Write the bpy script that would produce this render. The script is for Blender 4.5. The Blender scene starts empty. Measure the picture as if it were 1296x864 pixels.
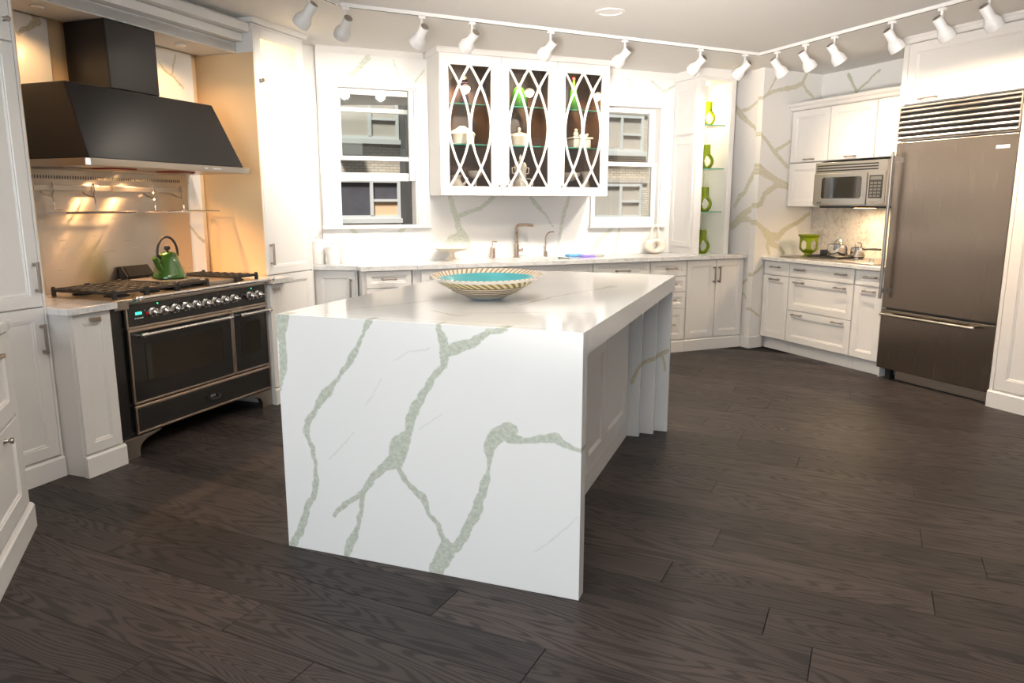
import bpy, bmesh, math, random
from mathutils import Matrix, Vector, noise as mnoise
random.seed(11)
sc = bpy.context.scene
COL = sc.collection
PI = math.pi
sin, cos = math.sin, math.cos

# ------------------------------------------------------------------ camera, world, light, exposure
cam = bpy.data.cameras.new('camera')
cam.sensor_width = 36.0
cam.lens = 931.1 / 1296 * 36.0
cam.clip_start = 0.05
cam_o = bpy.data.objects.new('camera', cam)
COL.objects.link(cam_o)
cam_o.location = (0, 0, 1.364)
cam_o.rotation_euler = (math.radians(90 - 10.607), 0, 0)
sc.camera = cam_o

world = bpy.data.worlds.new('daylight')
sc.world = world
world.use_nodes = True
bg = world.node_tree.nodes['Background']
bg.inputs['Color'].default_value = (1.0, 0.95, 0.90, 1)
bg.inputs['Strength'].default_value = 0.30

sc.view_settings.view_transform = 'Standard'
sc.view_settings.look = 'None'
sc.view_settings.gamma = 1.0
sc.view_settings.use_curve_mapping = False
sc.view_settings.exposure = 0.83
sc.cycles.max_bounces = 10
sc.cycles.diffuse_bounces = 5
sc.cycles.glossy_bounces = 5
sc.cycles.transmission_bounces = 8
sc.cycles.transparent_max_bounces = 16
sc.cycles.caustics_reflective = False
sc.cycles.caustics_refractive = False
sc.cycles.sample_clamp_indirect = 6.0
sc.cycles.use_denoising = True

SPOT_W = 66.0          # each track head
HOOD_W = 24.0          # each hood lamp
CEIL = 2.565


def area_light(name, loc, aim, size, size_y, watt, color):
    l = bpy.data.lights.new(name, 'AREA')
    l.shape = 'RECTANGLE'
    l.size, l.size_y, l.energy, l.color = size, size_y, watt, color
    o = bpy.data.objects.new(name, l)
    COL.objects.link(o)
    o.location = loc
    o.rotation_euler = (Vector(aim) - Vector(loc)).to_track_quat('-Z', 'Y').to_euler()
    return o


# fill added out of view: cool, as shop-front daylight behind the camera; warm from overhead
area_light('front_daylight_fill', (-2.2, -3.2, 1.8), (-0.3, 4.0, 1.0), 3.2, 2.2, 98, (0.82, 0.92, 1.0))
area_light('overhead_fill', (-0.5, 1.0, 2.5), (-0.5, 1.1, 0.0), 1.6, 1.2, 22, (1.0, 0.95, 0.88))

fl_ = area_light('bounced_flash', (-0.7, -1.0, 0.9), (0.85, 4.0, 3.05), 0.5, 0.5, 37, (1.0, 0.91, 0.83))
fl_.data.spread = math.radians(42)
sun = bpy.data.lights.new('sun', 'SUN')
sun.energy, sun.angle, sun.color = 9.0, math.radians(12), (1.0, 0.95, 0.88)
sun_o = bpy.data.objects.new('sun', sun)
COL.objects.link(sun_o)
sun_o.rotation_euler = (math.radians(28), 0, math.radians(-14))

# ------------------------------------------------------------------ frames: local x along a run, y into its wall, z up


def frame(x, y, az):
    return Matrix.Translation((x, y, 0)) @ Matrix.Rotation(PI / 2 - math.radians(az), 4, 'Z')


FR = frame(-2.06424, 3.79474, 20.337)      # cooker wall and island
FB = frame(1.49108, 6.72323, 66.99)        # sink wall with the windows
FF = frame(2.96387, 5.80333, 156.99)       # refrigerator wall
FN = frame(-2.05073, 2.97152, -23.01)      # near cabinet at left
FC = frame(2.27025, 6.93460, 59.554)       # wall between sink wall and refrigerator wall
FW = Matrix.Identity(4)

# ------------------------------------------------------------------ mesh builder


class MB:
    def __init__(s):
        s.v, s.f = [], []

    def add(s, vs, fs):
        n = len(s.v)
        s.v += [tuple(p) for p in vs]
        s.f += [tuple(i + n for i in f) for f in fs]
        return s

    def box(s, x0, x1, y0, y1, z0, z1):
        return s.add([(x0, y0, z0), (x1, y0, z0), (x1, y1, z0), (x0, y1, z0), (x0, y0, z1), (x1, y0, z1), (x1, y1, z1), (x0, y1, z1)],
                     [(3, 2, 1, 0), (4, 5, 6, 7), (0, 1, 5, 4), (1, 2, 6, 5), (2, 3, 7, 6), (3, 0, 4, 7)])

    def prism(s, poly, c0, c1, axes='xz'):
        """poly of (a, b) extruded along the remaining axis from c0 to c1"""
        n = len(poly)

        def P(a, b, c):
            d = {axes[0]: a, axes[1]: b}
            k = [q for q in 'xyz' if q not in axes][0]
            d[k] = c
            return (d['x'], d['y'], d['z'])
        vs = [P(a, b, c0) for a, b in poly] + [P(a, b, c1) for a, b in poly]
        fs = [tuple(range(n))[::-1], tuple(range(n, 2 * n))] + [(i, (i + 1) % n, n + (i + 1) % n, n + i) for i in range(n)]
        return s.add(vs, fs)

    def panel(s, x0, x1, z0, z1, yf, th=0.02, fr=0.055, rec=0.009):
        """framed door front: flat frame, moulded step, recessed field"""
        w, h = x1 - x0, z1 - z0
        fr = min(fr, w * .26, h * .28)
        prof = [(0, yf + th), (0, yf + .0015), (.0015, yf), (fr, yf), (fr + .003, yf + .004), (fr + .009, yf + .0035), (fr + .011, yf + .0065), (fr + .017, yf + rec)]
        vs, fs = [], []
        for i, y in prof:
            vs += [(x0 + i, y, z0 + i), (x1 - i, y, z0 + i), (x1 - i, y, z1 - i), (x0 + i, y, z1 - i)]
        for k in range(len(prof) - 1):
            for j in range(4):
                a, b = k * 4 + j, k * 4 + (j + 1) % 4
                fs.append((a, b, b + 4, a + 4))
        m = (len(prof) - 1) * 4
        fs += [(m, m + 1, m + 2, m + 3), (3, 2, 1, 0)]
        return s.add(vs, fs)

    def tube(s, pts, r, n=10, cap=True):
        pts = [Vector(p) for p in pts]
        rs = r if isinstance(r, (list, tuple)) else [r] * len(pts)
        vs, fs = [], []
        prev = None
        for i, p in enumerate(pts):
            d = (pts[min(i + 1, len(pts) - 1)] - pts[max(i - 1, 0)])
            d.normalize()
            if prev is None:
                u = d.orthogonal().normalized()
            else:
                u = (prev - d * prev.dot(d))
                if u.length < 1e-6:
                    u = d.orthogonal()
                u.normalize()
            prev = u
            w = d.cross(u)
            for k in range(n):
                a = 2 * PI * k / n
                vs.append(p + (u * cos(a) + w * sin(a)) * rs[i])
        for i in range(len(pts) - 1):
            for k in range(n):
                a, b = i * n + k, i * n + (k + 1) % n
                fs.append((a, b, b + n, a + n))
        if cap:
            fs.append(tuple(range(n))[::-1])
            fs.append(tuple(range((len(pts) - 1) * n, len(pts) * n)))
        return s.add(vs, fs)

    def cyl(s, p0, p1, r, r1=None, n=16):
        return s.tube([p0, p1], [r, r if r1 is None else r1], n)

    def lathe(s, prof, c=(0, 0, 0), n=32, sx=1, sy=1, rot=None, skip=None):
        """prof of (r, z) turned about a vertical axis through c; rot turns the result about c"""
        vs, fs = [], []
        for r, z in prof:
            for k in range(n):
                a = 2 * PI * k / n
                p = Vector((r * cos(a) * sx, r * sin(a) * sy, z))
                if rot is not None:
                    p = rot @ p
                vs.append(p + Vector(c))
        for i in range(len(prof) - 1):
            for k in range(n):
                if skip and skip(i, k):
                    continue
                a, b = i * n + k, i * n + (k + 1) % n
                fs.append((a, b, b + n, a + n))
        if not skip:
            if prof[0][0] > 1e-5:
                fs.append(tuple(range(n))[::-1])
            if prof[-1][0] > 1e-5:
                fs.append(tuple(range((len(prof) - 1) * n, len(prof) * n)))
        return s.add(vs, fs)

    def ribbon(s, pts, w, y0, y1):
        """bar of width w along (x, z) points, from y0 to y1 deep"""
        vs, fs = [], []
        n = len(pts)
        for i, (x, z) in enumerate(pts):
            a, b = pts[max(0, i - 1)], pts[min(n - 1, i + 1)]
            d = Vector((b[0] - a[0], b[1] - a[1])).normalized()
            q = Vector((-d.y, d.x)) * (w / 2)
            vs += [(x + q.x, y0, z + q.y), (x - q.x, y0, z - q.y), (x - q.x, y1, z - q.y), (x + q.x, y1, z + q.y)]
        for i in range(n - 1):
            for j in range(4):
                a, b = i * 4 + j, i * 4 + (j + 1) % 4
                fs.append((a, b, b + 4, a + 4))
        fs += [(3, 2, 1, 0), tuple(range((n - 1) * 4, n * 4))]
        return s.add(vs, fs)

    def mesh(s, name, mat, off=(0, 0, 0), smooth=False):
        me = bpy.data.meshes.new(name)
        ox, oy, oz = off
        me.from_pydata([(x - ox, y - oy, z - oz) for x, y, z in s.v], [], s.f)
        bm = bmesh.new()
        bm.from_mesh(me)
        bmesh.ops.remove_doubles(bm, verts=bm.verts, dist=1e-6)
        bmesh.ops.recalc_face_normals(bm, faces=bm.faces)
        bm.to_mesh(me)
        bm.free()
        if smooth:
            for p in me.polygons:
                p.use_smooth = True
            try:
                me.set_sharp_from_angle(angle=math.radians(40))
            except Exception:
                pass
        me.materials.append(mat)
        return me


class Thing:
    def __init__(s, ob, off):
        s.o, s.off = ob, off


def tag(o, label, cat, group=None):
    o['label'] = label
    o['category'] = cat
    if group:
        o['group'] = group
    return o


def thing(name, label, cat, fr, loc, group=None):
    o = bpy.data.objects.new(name, None)
    o.empty_display_size = .1
    COL.objects.link(o)
    o.matrix_world = fr @ Matrix.Translation(loc)
    tag(o, label, cat, group)
    return Thing(o, loc)


def part(t, name, mb, mat, parent=None, bevel=0, smooth=False, sub=0, solid=0):
    o = bpy.data.objects.new(name, mb.mesh(name, mat, t.off, smooth))
    COL.objects.link(o)
    o.parent = parent if parent is not None else t.o
    mods(o, bevel, sub, solid)
    return o


def mods(o, bevel=0, sub=0, solid=0):
    if solid:
        m = o.modifiers.new('thickness', 'SOLIDIFY')
        m.thickness = solid
        m.offset = 0
    if bevel:
        m = o.modifiers.new('edge', 'BEVEL')
        m.width = bevel
        m.segments = 2
        m.limit_method = 'ANGLE'
        m.angle_limit = math.radians(50)
    if sub:
        m = o.modifiers.new('round', 'SUBSURF')
        m.levels = m.render_levels = sub


def single(name, label, cat, fr, loc, mb, mat, group=None, bevel=0, smooth=False, sub=0, solid=0):
    o = bpy.data.objects.new(name, mb.mesh(name, mat, loc, smooth))
    COL.objects.link(o)
    o.matrix_world = fr @ Matrix.Translation(loc)
    mods(o, bevel, sub, solid)
    tag(o, label, cat, group)
    return Thing(o, loc)


def struct(name, fr, mb, mat, bevel=0, smooth=False, label=None):
    o = bpy.data.objects.new(name, mb.mesh(name, mat, (0, 0, 0), smooth))
    COL.objects.link(o)
    o.matrix_world = fr
    o['kind'] = 'structure'
    if label:
        o['label'] = label
    mods(o, bevel)
    return Thing(o, (0, 0, 0))


# ------------------------------------------------------------------ materials


class NT:
    def __init__(s, name):
        s.m = bpy.data.materials.new(name)
        s.m.use_nodes = True
        s.t = s.m.node_tree
        s.b = s.t.nodes['Principled BSDF']
        s.out = s.t.nodes['Material Output']

    def n(s, kind, **kw):
        nd = s.t.nodes.new('ShaderNode' + kind)
        for k, v in kw.items():
            setattr(nd, k, v)
        return nd

    def l(s, a, b):
        s.t.links.new(a, b)

    def val(s, sock, v):
        if hasattr(v, 'is_output'):
            s.l(v, sock)
        else:
            sock.default_value = v

    def math(s, op, a, b=None, c=None):
        nd = s.n('Math', operation=op)
        for i, q in enumerate((a, b, c)):
            if q is not None:
                s.val(nd.inputs[i], q)
        return nd.outputs[0]

    def vec(s, op, a, b=None, scale=None):
        nd = s.n('VectorMath', operation=op)
        s.val(nd.inputs[0], a)
        if b is not None:
            s.val(nd.inputs[1], b)
        if scale is not None:
            s.val(nd.inputs['Scale'], scale)
        return nd.outputs['Value'] if op in ('DOT_PRODUCT', 'DISTANCE', 'LENGTH') else nd.outputs['Vector']

    def coord(s, out='Object'):
        return s.n('TexCoord').outputs[out]

    def noise(s, v, scale, detail=3, rough=.5, dist=0.0, color=False):
        nd = s.n('TexNoise')
        nd.inputs['Scale'].default_value = scale
        nd.inputs['Detail'].default_value = detail
        nd.inputs['Roughness'].default_value = rough
        nd.inputs['Distortion'].default_value = dist
        s.l(v, nd.inputs['Vector'])
        return nd.outputs['Color' if color else 'Fac']

    def mapping(s, v, scale=(1, 1, 1), loc=(0, 0, 0), rot=(0, 0, 0)):
        nd = s.n('Mapping')
        nd.inputs['Scale'].default_value = scale
        nd.inputs['Location'].default_value = loc
        nd.inputs['Rotation'].default_value = rot
        s.l(v, nd.inputs['Vector'])
        return nd.outputs[0]

    def ramp(s, fac, stops):
        nd = s.n('ValToRGB')
        e = nd.color_ramp.elements
        while len(e) < len(stops):
            e.new(.5)
        for i, (p, c) in enumerate(stops):
            e[i].position = p
            e[i].color = c if len(c) == 4 else (*c, 1)
        s.l(fac, nd.inputs[0])
        return nd.outputs[0]

    def mix(s, fac, a, b):
        nd = s.n('Mix', data_type='RGBA')
        s.val(nd.inputs[0], fac)
        for i, q in ((6, a), (7, b)):
            s.val(nd.inputs[i], q if hasattr(q, 'is_output') or len(q) == 4 else (*q, 1))
        return nd.outputs[2]

    def smooth(s, v, lo, hi, a=0., b=1.):
        nd = s.n('MapRange', interpolation_type='SMOOTHSTEP')
        s.l(v, nd.inputs[0])
        nd.inputs[1].default_value, nd.inputs[2].default_value = lo, hi
        nd.inputs[3].default_value, nd.inputs[4].default_value = a, b
        return nd.outputs[0]

    def bump(s, h, strength=.2, dist=.01):
        nd = s.n('Bump')
        nd.inputs['Strength'].default_value = strength
        nd.inputs['Distance'].default_value = dist
        s.l(h, nd.inputs['Height'])
        s.l(nd.outputs[0], s.b.inputs['Normal'])

    def set(s, **kw):
        for k, v in kw.items():
            s.val(s.b.inputs[k.replace('_', ' ')], (*v, 1) if isinstance(v, tuple) and len(v) == 3 else v)
        return s


def plain(name, col, rough=.4, metal=0., var=.03, scale=6., **kw):
    t = NT(name)
    c = t.coord()
    f = t.noise(c, scale, 3)
    t.set(Base_Color=t.mix(f, tuple(min(1, q * (1 - var)) for q in col), tuple(min(1, q * (1 + var)) for q in col)),
          Roughness=t.math('MULTIPLY_ADD', f, .06, rough - .03), Metallic=metal)
    for k, v in kw.items():
        t.set(**{k: v})
    return t.m


def brushed(name, col, rough=.3, stretch=(1, 60, 60), aniso=0., var=.06, rotate=0.):
    t = NT(name)
    c = t.mapping(t.coord(), stretch)
    f = t.noise(c, 3.0, 4, .6)
    t.set(Base_Color=t.mix(f, tuple(q * (1 - var) for q in col), tuple(min(1, q * (1 + var)) for q in col)),
          Roughness=t.math('MULTIPLY_ADD', f, .14, rough - .07), Metallic=1.0)
    if aniso:
        t.set(Anisotropic=aniso, Anisotropic_Rotation=rotate)
        tg = t.n('Tangent', direction_type='RADIAL', axis='Z')
        t.l(tg.outputs[0], t.b.inputs['Tangent'])
    return t.m


def emit(name, col, strength):
    t = NT(name)
    t.set(Base_Color=col, Emission_Color=col, Emission_Strength=strength)
    return t.m


def thin_glass(name, tint=(.96, .98, .97), refl=.08):
    t = NT(name)
    tr = t.n('BsdfTransparent')
    tr.inputs[0].default_value = (*tint, 1)
    gl = t.n('BsdfGlossy')
    gl.inputs['Roughness'].default_value = .02
    lw = t.n('LayerWeight')
    lw.inputs[0].default_value = .35
    f = t.math('MULTIPLY_ADD', lw.outputs['Fresnel'], .6, refl * .5)
    mx = t.n('MixShader')
    t.l(f, mx.inputs[0])
    t.l(tr.outputs[0], mx.inputs[1])
    t.l(gl.outputs[0], mx.inputs[2])
    t.l(mx.outputs[0], t.out.inputs['Surface'])
    return t.m


def colour_glass(name, col, dens=.75):
    t = NT(name)
    tr = t.n('BsdfTransparent')
    c = t.noise(t.coord(), 14, 2)
    t.l(t.mix(c, tuple(q * .8 for q in col), tuple(min(1, q * 1.15) for q in col)), tr.inputs[0])
    df = t.n('BsdfTranslucent')
    df.inputs[0].default_value = (*col, 1)
    d2 = t.n('BsdfDiffuse')
    d2.inputs[0].default_value = (*col, 1)
    a = t.n('MixShader')
    a.inputs[0].default_value = .5
    t.l(df.outputs[0], a.inputs[1])
    t.l(d2.outputs[0], a.inputs[2])
    mx = t.n('MixShader')
    mx.inputs[0].default_value = 1 - dens
    t.l(tr.outputs[0], mx.inputs[1])
    t.l(a.outputs[0], mx.inputs[2])
    gl = t.n('BsdfGlossy')
    gl.inputs['Roughness'].default_value = .04
    lw = t.n('LayerWeight')
    lw.inputs[0].default_value = .3
    m2 = t.n('MixShader')
    t.l(lw.outputs['Fresnel'], m2.inputs[0])
    t.l(mx.outputs[0], m2.inputs[1])
    t.l(gl.outputs[0], m2.inputs[2])
    t.l(m2.outputs[0], t.out.inputs['Surface'])
    return t.m


def quartz(name, veins, thin=(), axes='xz', off=(0, 0, 0), base=(.80, .805, .80), vein=(.50, .535, .46), strength=1.0, rough=.075):
    """polished white quartz: sage veins follow the poly-lines (a, b, half width) drawn on the slab's own plane"""
    t = NT(name)
    c = t.coord()
    if any(off):
        c = t.vec('ADD', c, off)
    sep = t.n('SeparateXYZ')
    t.l(c, sep.inputs[0])
    cmb = t.n('CombineXYZ')
    for i, a in enumerate(axes):
        t.l(sep.outputs['xyz'.index(a)], cmb.inputs[i])
    p0 = cmb.outputs[0]
    n1 = t.vec('SUBTRACT', t.noise(p0, 22, 2, color=True), (.5, .5, .5))
    n2 = t.vec('SUBTRACT', t.noise(p0, 95, 2, color=True), (.5, .5, .5))
    p = t.vec('ADD', t.vec('ADD', p0, t.vec('SCALE', n1, scale=.022)), t.vec('SCALE', n2, scale=.008))
    sepp = t.n('SeparateXYZ')
    t.l(p, sepp.inputs[0])
    cm2 = t.n('CombineXYZ')
    t.l(sepp.outputs[0], cm2.inputs[0])
    t.l(sepp.outputs[1], cm2.inputs[1])
    p = cm2.outputs[0]

    def dist(lines):
        d = None
        for ln in lines:
            for (ax, ay, aw), (bx, by, bw) in zip(ln[:-1], ln[1:]):
                bax, bay = bx - ax, by - ay
                L2 = bax * bax + bay * bay
                if L2 < 1e-9:
                    continue
                pa = t.vec('SUBTRACT', p, (ax, ay, 0))
                dt = t.vec('DOT_PRODUCT', pa, (bax / L2, bay / L2, 0))
                cl = t.n('Clamp')
                t.l(dt, cl.inputs[0])
                h = cl.outputs[0]
                hb = t.vec('SCALE', (bax, bay, 0), scale=h)
                dd = t.vec('DISTANCE', pa, hb)
                v = t.math('SUBTRACT', t.math('MULTIPLY_ADD', h, aw - bw, dd), aw)
                d = v if d is None else t.math('MINIMUM', d, v)
        return d
    cloud = t.noise(p0, 2.2, 4, .6)
    col = t.mix(cloud, tuple(q * .965 for q in base), base)
    speck = t.noise(p0, 60, 3, .7)
    vc = t.ramp(speck, [(.30, tuple(q * .82 for q in vein)), (.5, vein), (.66, tuple(min(1, q * 1.18) for q in vein)), (.76, (vein[0] * .95, vein[1] * .78, vein[2] * .55))])
    if veins:
        m = t.math('MULTIPLY', t.smooth(dist(veins), .0035, -.0025), strength)
        col = t.mix(m, col, vc)
    if thin:
        m = t.math('MULTIPLY', t.smooth(dist(thin), .004, -.002), .35 * strength)
        col = t.mix(m, col, tuple(q * .95 for q in vein))
    t.set(Base_Color=col, Roughness=rough)
    return t.m


VEIN_ISL=[[(-1.472,0.95,0.0303),(-1.459,0.876,0.021),(-1.463,0.812,0.0153),(-1.462,0.747,0.0173),(-1.449,0.694,0.0078),(-1.444,0.65,0.0031)],[(-1.85,0.948,0.011),(-1.823,0.898,0.0052),(-1.778,0.815,0.0142),(-1.709,0.719,0.0054),(-1.644,0.652,0.0204),(-1.603,0.59,0.0105),(-1.558,0.533,0.0145),(-1.552,0.492,0.0135),(-1.565,0.453,0.0077),(-1.575,0.429,0.0096),(-1.586,0.363,0.0077),(-1.585,0.295,0.0136),(-1.567,0.224,0.0125),(-1.537,0.186,0.0119),(-1.517,0.113,0.016),(-1.482,0.047,0.0162),(-1.459,0.011,0.0163)],[(-2.13,0.946,0.008),(-2.143,0.891,0.0176),(-2.154,0.844,0.0176),(-2.144,0.802,0.0113),(-2.111,0.763,0.0117),(-2.094,0.736,0.0138),(-2.05,0.671,0.0154),(-2.008,0.599,0.0187),(-1.999,0.541,0.0154),(-1.963,0.488,0.0381),(-1.941,0.428,0.0333),(-1.891,0.392,0.0178),(-1.847,0.351,0.0173),(-1.797,0.278,0.011)],[(-1.797,0.278,0.011),(-1.733,0.232,0.0094),(-1.687,0.201,0.0095),(-1.662,0.163,0.0077)],[(-1.797,0.278,0.011),(-1.783,0.209,0.0093),(-1.769,0.139,0.0094),(-1.74,0.08,0.019),(-1.711,0.009,0.0135)],[(-1.95,0.397,0.0088),(-1.98,0.349,0.0105),(-2.027,0.31,0.0104),(-2.054,0.295,0.0155),(-2.076,0.233,0.0086),(-2.112,0.194,0.011),(-2.132,0.147,0.0109),(-2.148,0.104,0.0325)],[(-2.155,0.85,0.0208),(-2.202,0.871,0.0196),(-2.259,0.889,0.0155),(-2.314,0.935,0.0116),(-2.384,0.947,0.0036)],[(-2.098,0.006,0.0279),(-2.144,0.104,0.0342),(-2.185,0.117,0.0169),(-2.225,0.189,0.0166),(-2.262,0.264,0.0203),(-2.285,0.337,0.0145),(-2.304,0.396,0.0153),(-2.317,0.447,0.0057),(-2.317,0.501,0.0142),(-2.321,0.525,0.0195),(-2.349,0.57,0.0295),(-2.392,0.593,0.0261),(-2.407,0.595,0.0168)],[(-2.392,0.566,0.02),(-2.453,0.561,0.0097),(-2.524,0.578,0.0163),(-2.559,0.588,0.0161),(-2.595,0.56,0.0102),(-2.623,0.552,0.0081),(-2.661,0.552,0.0063)]]
VEIN_ISLTHIN=[[(-2.645,0.308,0.0012),(-2.537,0.199,0.0015),(-2.485,0.156,0.0009)],[(-1.946,0.803,0.001),(-2.015,0.844,0.0013),(-2.094,0.858,0.0016)],[(-1.896,0.737,0.001),(-1.822,0.624,0.0011)],[(-1.767,0.511,0.0011),(-1.652,0.392,0.0015)],[(-2.134,0.624,0.001),(-2.04,0.552,0.0014)]]
VEIN_TOP=[[(-0.406,-1.598,0.0021),(-0.255,-1.676,0.0027),(-0.141,-1.749,0.0028),(-0.009,-1.807,0.0023)],[(-0.257,-1.957,0.0032),(-0.349,-2.114,0.005),(-0.3,-2.148,0.0025)],[(0.011,-2.231,0.0045),(0.156,-2.253,0.007),(0.337,-2.282,0.0049),(0.627,-2.37,0.0033),(0.835,-2.457,0.0068)],[(-0.283,-2.095,0.0021),(-0.129,-2.447,0.0026),(-0.117,-2.604,0.002)],[(0.658,-2.389,0.0039),(0.879,-2.433,0.0097)],[(-0.122,-1.751,0.0023),(0.167,-1.88,0.0018)]]
VEIN_BACK=[[(-2.843,1.168,0.0178),(-2.783,1.113,0.0157),(-2.73,1.077,0.0181),(-2.677,1.027,0.016)],[(-2.693,1.027,0.0137),(-2.646,0.984,0.0153),(-2.591,0.959,0.017),(-2.562,0.903,0.0062)],[(-2.591,0.959,0.0139),(-2.547,1.0,0.0217),(-2.496,1.023,0.0187)],[(-2.502,1.027,0.0187),(-2.452,1.108,0.0164),(-2.394,1.162,0.0212)],[(-1.983,1.423,0.0203),(-1.957,1.321,0.0218),(-1.931,1.257,0.024),(-1.905,1.154,0.0289),(-1.865,1.063,0.0486),(-1.817,0.957,0.0385),(-1.776,0.923,0.0211)],[(-1.885,1.096,0.0311),(-1.968,1.052,0.048),(-2.045,0.989,0.0204)],[(-1.924,1.245,0.0206),(-1.827,1.289,0.0166),(-1.701,1.327,0.0169),(-1.588,1.418,0.0199)],[(-1.225,1.419,0.0163),(-1.15,1.333,0.018),(-1.074,1.265,0.0106),(-1.005,1.156,0.0061)],[(-0.839,1.42,0.0139),(-0.884,1.305,0.0186),(-0.92,1.155,0.017),(-0.949,0.964,0.014)],[(-0.362,1.149,0.0148),(-0.474,1.059,0.0163),(-0.537,0.997,0.0195),(-0.624,0.907,0.0081)],[(-0.299,1.148,0.0121),(-0.33,0.993,0.0097),(-0.339,0.89,0.0085)],[(-2.646,2.506,0.022),(-2.718,2.426,0.0196),(-2.79,2.36,0.0173)],[(-2.438,2.496,0.0054),(-2.418,2.405,0.0064),(-2.393,2.347,0.0046)],[(-2.188,2.437,0.0056),(-2.264,2.346,0.0065)],[(-0.243,2.488,0.0104),(-0.214,2.403,0.0105),(-0.146,2.342,0.0079)],[(0.009,2.482,0.0107),(0.148,2.398,0.0123),(0.269,2.464,0.0111)],[(0.26,1.479,0.0085),(0.157,1.269,0.0113)]]
VEIN_RIGHT_FRONT=[[(0.167,2.512,0.011),(0.057,2.349,0.0093),(-0.025,2.292,0.0092)],[(-0.025,2.292,0.0108),(0.118,2.368,0.0157),(0.402,2.426,0.0213),(0.513,2.467,0.0216),(0.561,2.555,0.0167)],[(0.513,2.467,0.0166),(0.57,2.413,0.0134),(0.671,2.361,0.0153)],[(-0.021,2.002,0.0155),(0.098,1.913,0.0174),(0.184,1.841,0.0225),(0.289,1.769,0.0212),(0.377,1.706,0.0199)],[(0.185,1.837,0.0193),(0.293,1.888,0.0163),(0.394,1.935,0.0149)],[(-0.024,1.686,0.0469),(0.124,1.625,0.0352),(0.208,1.594,0.0324),(0.287,1.552,0.0411),(0.402,1.529,0.0301)],[(0.277,1.551,0.0295),(0.092,1.452,0.0288),(0.052,1.365,0.0255),(-0.016,1.343,0.0253)],[(-0.023,1.208,0.0206),(0.072,1.146,0.0225),(0.194,1.055,0.0493),(0.31,1.052,0.0367),(0.419,1.129,0.0237),(0.568,1.179,0.0207),(0.739,1.266,0.0194)],[(0.195,1.043,0.0197),(0.168,0.977,0.018),(0.209,0.897,0.0165)],[(0.216,0.998,0.0297),(0.336,0.95,0.0235),(0.409,0.895,0.0204)],[(-0.012,0.385,0.009),(0.059,0.338,0.0106),(0.11,0.307,0.0107)],[(-0.009,0.698,0.0134),(0.054,0.736,0.015),(0.117,0.784,0.0136)]]
VEIN_RIGHT_SIDE=[[(0.257,2.252,0.0309),(0.167,2.173,0.0303),(0.062,2.103,0.0197),(-0.086,2.005,0.0126)],[(-0.085,2.297,0.0094),(0.074,2.232,0.0148),(0.204,2.214,0.0204)],[(-0.086,1.688,0.0317),(0.015,1.562,0.0229),(0.073,1.464,0.0233),(0.137,1.432,0.0271),(0.198,1.342,0.0207)],[(-0.095,1.339,0.0255),(0.057,1.276,0.0333),(0.126,1.219,0.0441),(0.217,1.149,0.0348)],[(0.119,1.219,0.0339),(0.019,1.221,0.0297),(-0.081,1.205,0.0193)],[(0.007,0.518,0.0078),(-0.053,0.462,0.0084),(-0.098,0.383,0.0091)],[(0.016,0.623,0.0155),(-0.044,0.655,0.0153),(-0.101,0.695,0.0135)]]
VEIN_FBACK=[[(-1.105,2.519,0.0185),(-1.048,2.431,0.014),(-0.999,2.361,0.0152)],[(-0.999,2.361,0.0111),(-0.93,2.404,0.0109),(-0.874,2.427,0.0067)],[(-0.874,2.427,0.0067),(-0.846,2.47,0.0106),(-0.767,2.508,0.0117)]]
VEIN_RANGE=[[(1.021,2.251,0.0064),(1.07,2.205,0.0075),(1.123,2.186,0.0067),(1.21,2.123,0.0069)],[(1.166,2.323,0.0049),(1.139,2.25,0.0048),(1.121,2.186,0.0048)],[(0.177,2.364,0.0195),(0.203,2.326,0.023),(0.148,2.281,0.0128),(0.083,2.241,0.0093)],[(1.177,1.21,0.0089),(1.237,1.141,0.0103),(1.325,1.086,0.0106)]]
VEIN_RPANEL=[[(0.628,1.101,0.0099),(0.584,1.049,0.0131),(0.594,0.945,0.0066)]]
M = {}
M['paint'] = plain('white_cabinet_paint', (.79, .775, .755), .36, var=.012)
M['trimwhite'] = plain('white_trim_paint', (.80, .79, .775), .45, var=.012)
M['ceil'] = plain('ceiling_paint', (.76, .745, .72), .8, var=.01)
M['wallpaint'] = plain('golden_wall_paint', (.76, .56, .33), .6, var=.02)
M['steel'] = brushed('brushed_steel', (.43, .40, .365), .30, (1, 70, 70))
M['fridge_steel'] = brushed('refrigerator_steel', (.27, .225, .19), .25, (60, 60, 1), aniso=.6, var=.02)
M['splash_steel'] = brushed('backsplash_steel', (.56, .52, .48), .30, (2, 60, 60), aniso=.92, rotate=.25, var=.02)
M['chrome'] = plain('polished_chrome', (.80, .79, .78), .09, 1.0)
M['nickel'] = brushed('aged_nickel', (.42, .37, .33), .32, (20, 20, 20))
M['bronze_trim'] = brushed('warm_steel_trim', (.52, .43, .36), .30, (1, 40, 40))
M['faucet'] = brushed('brushed_bronze_tap', (.50, .40, .33), .28, (20, 20, 20))
M['enamel'] = plain('black_enamel', (.012, .0125, .013), .24, var=.1, Coat_Weight=.3)
M['hood'] = plain('matt_black_hood', (.009, .008, .008), .36, var=.1, Specular_IOR_Level=.4)
M['iron'] = plain('cast_iron', (.018, .018, .019), .5, var=.2, scale=30)
M['ovenglass'] = plain('dark_oven_glass', (.016, .014, .010), .04, var=.05, Specular_IOR_Level=.8)
M['rubber'] = plain('black_plastic', (.015, .015, .016), .5)
M['red'] = plain('red_filter', (.30, .012, .015), .4)
M['bright_red'] = plain('red_button', (.6, .02, .02), .3)
M['green_led'] = emit('green_display', (.03, .8, .35), 1.6)
M['ceramic'] = plain('cream_ceramic', (.78, .72, .62), .18, var=.02, Coat_Weight=.4)
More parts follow.
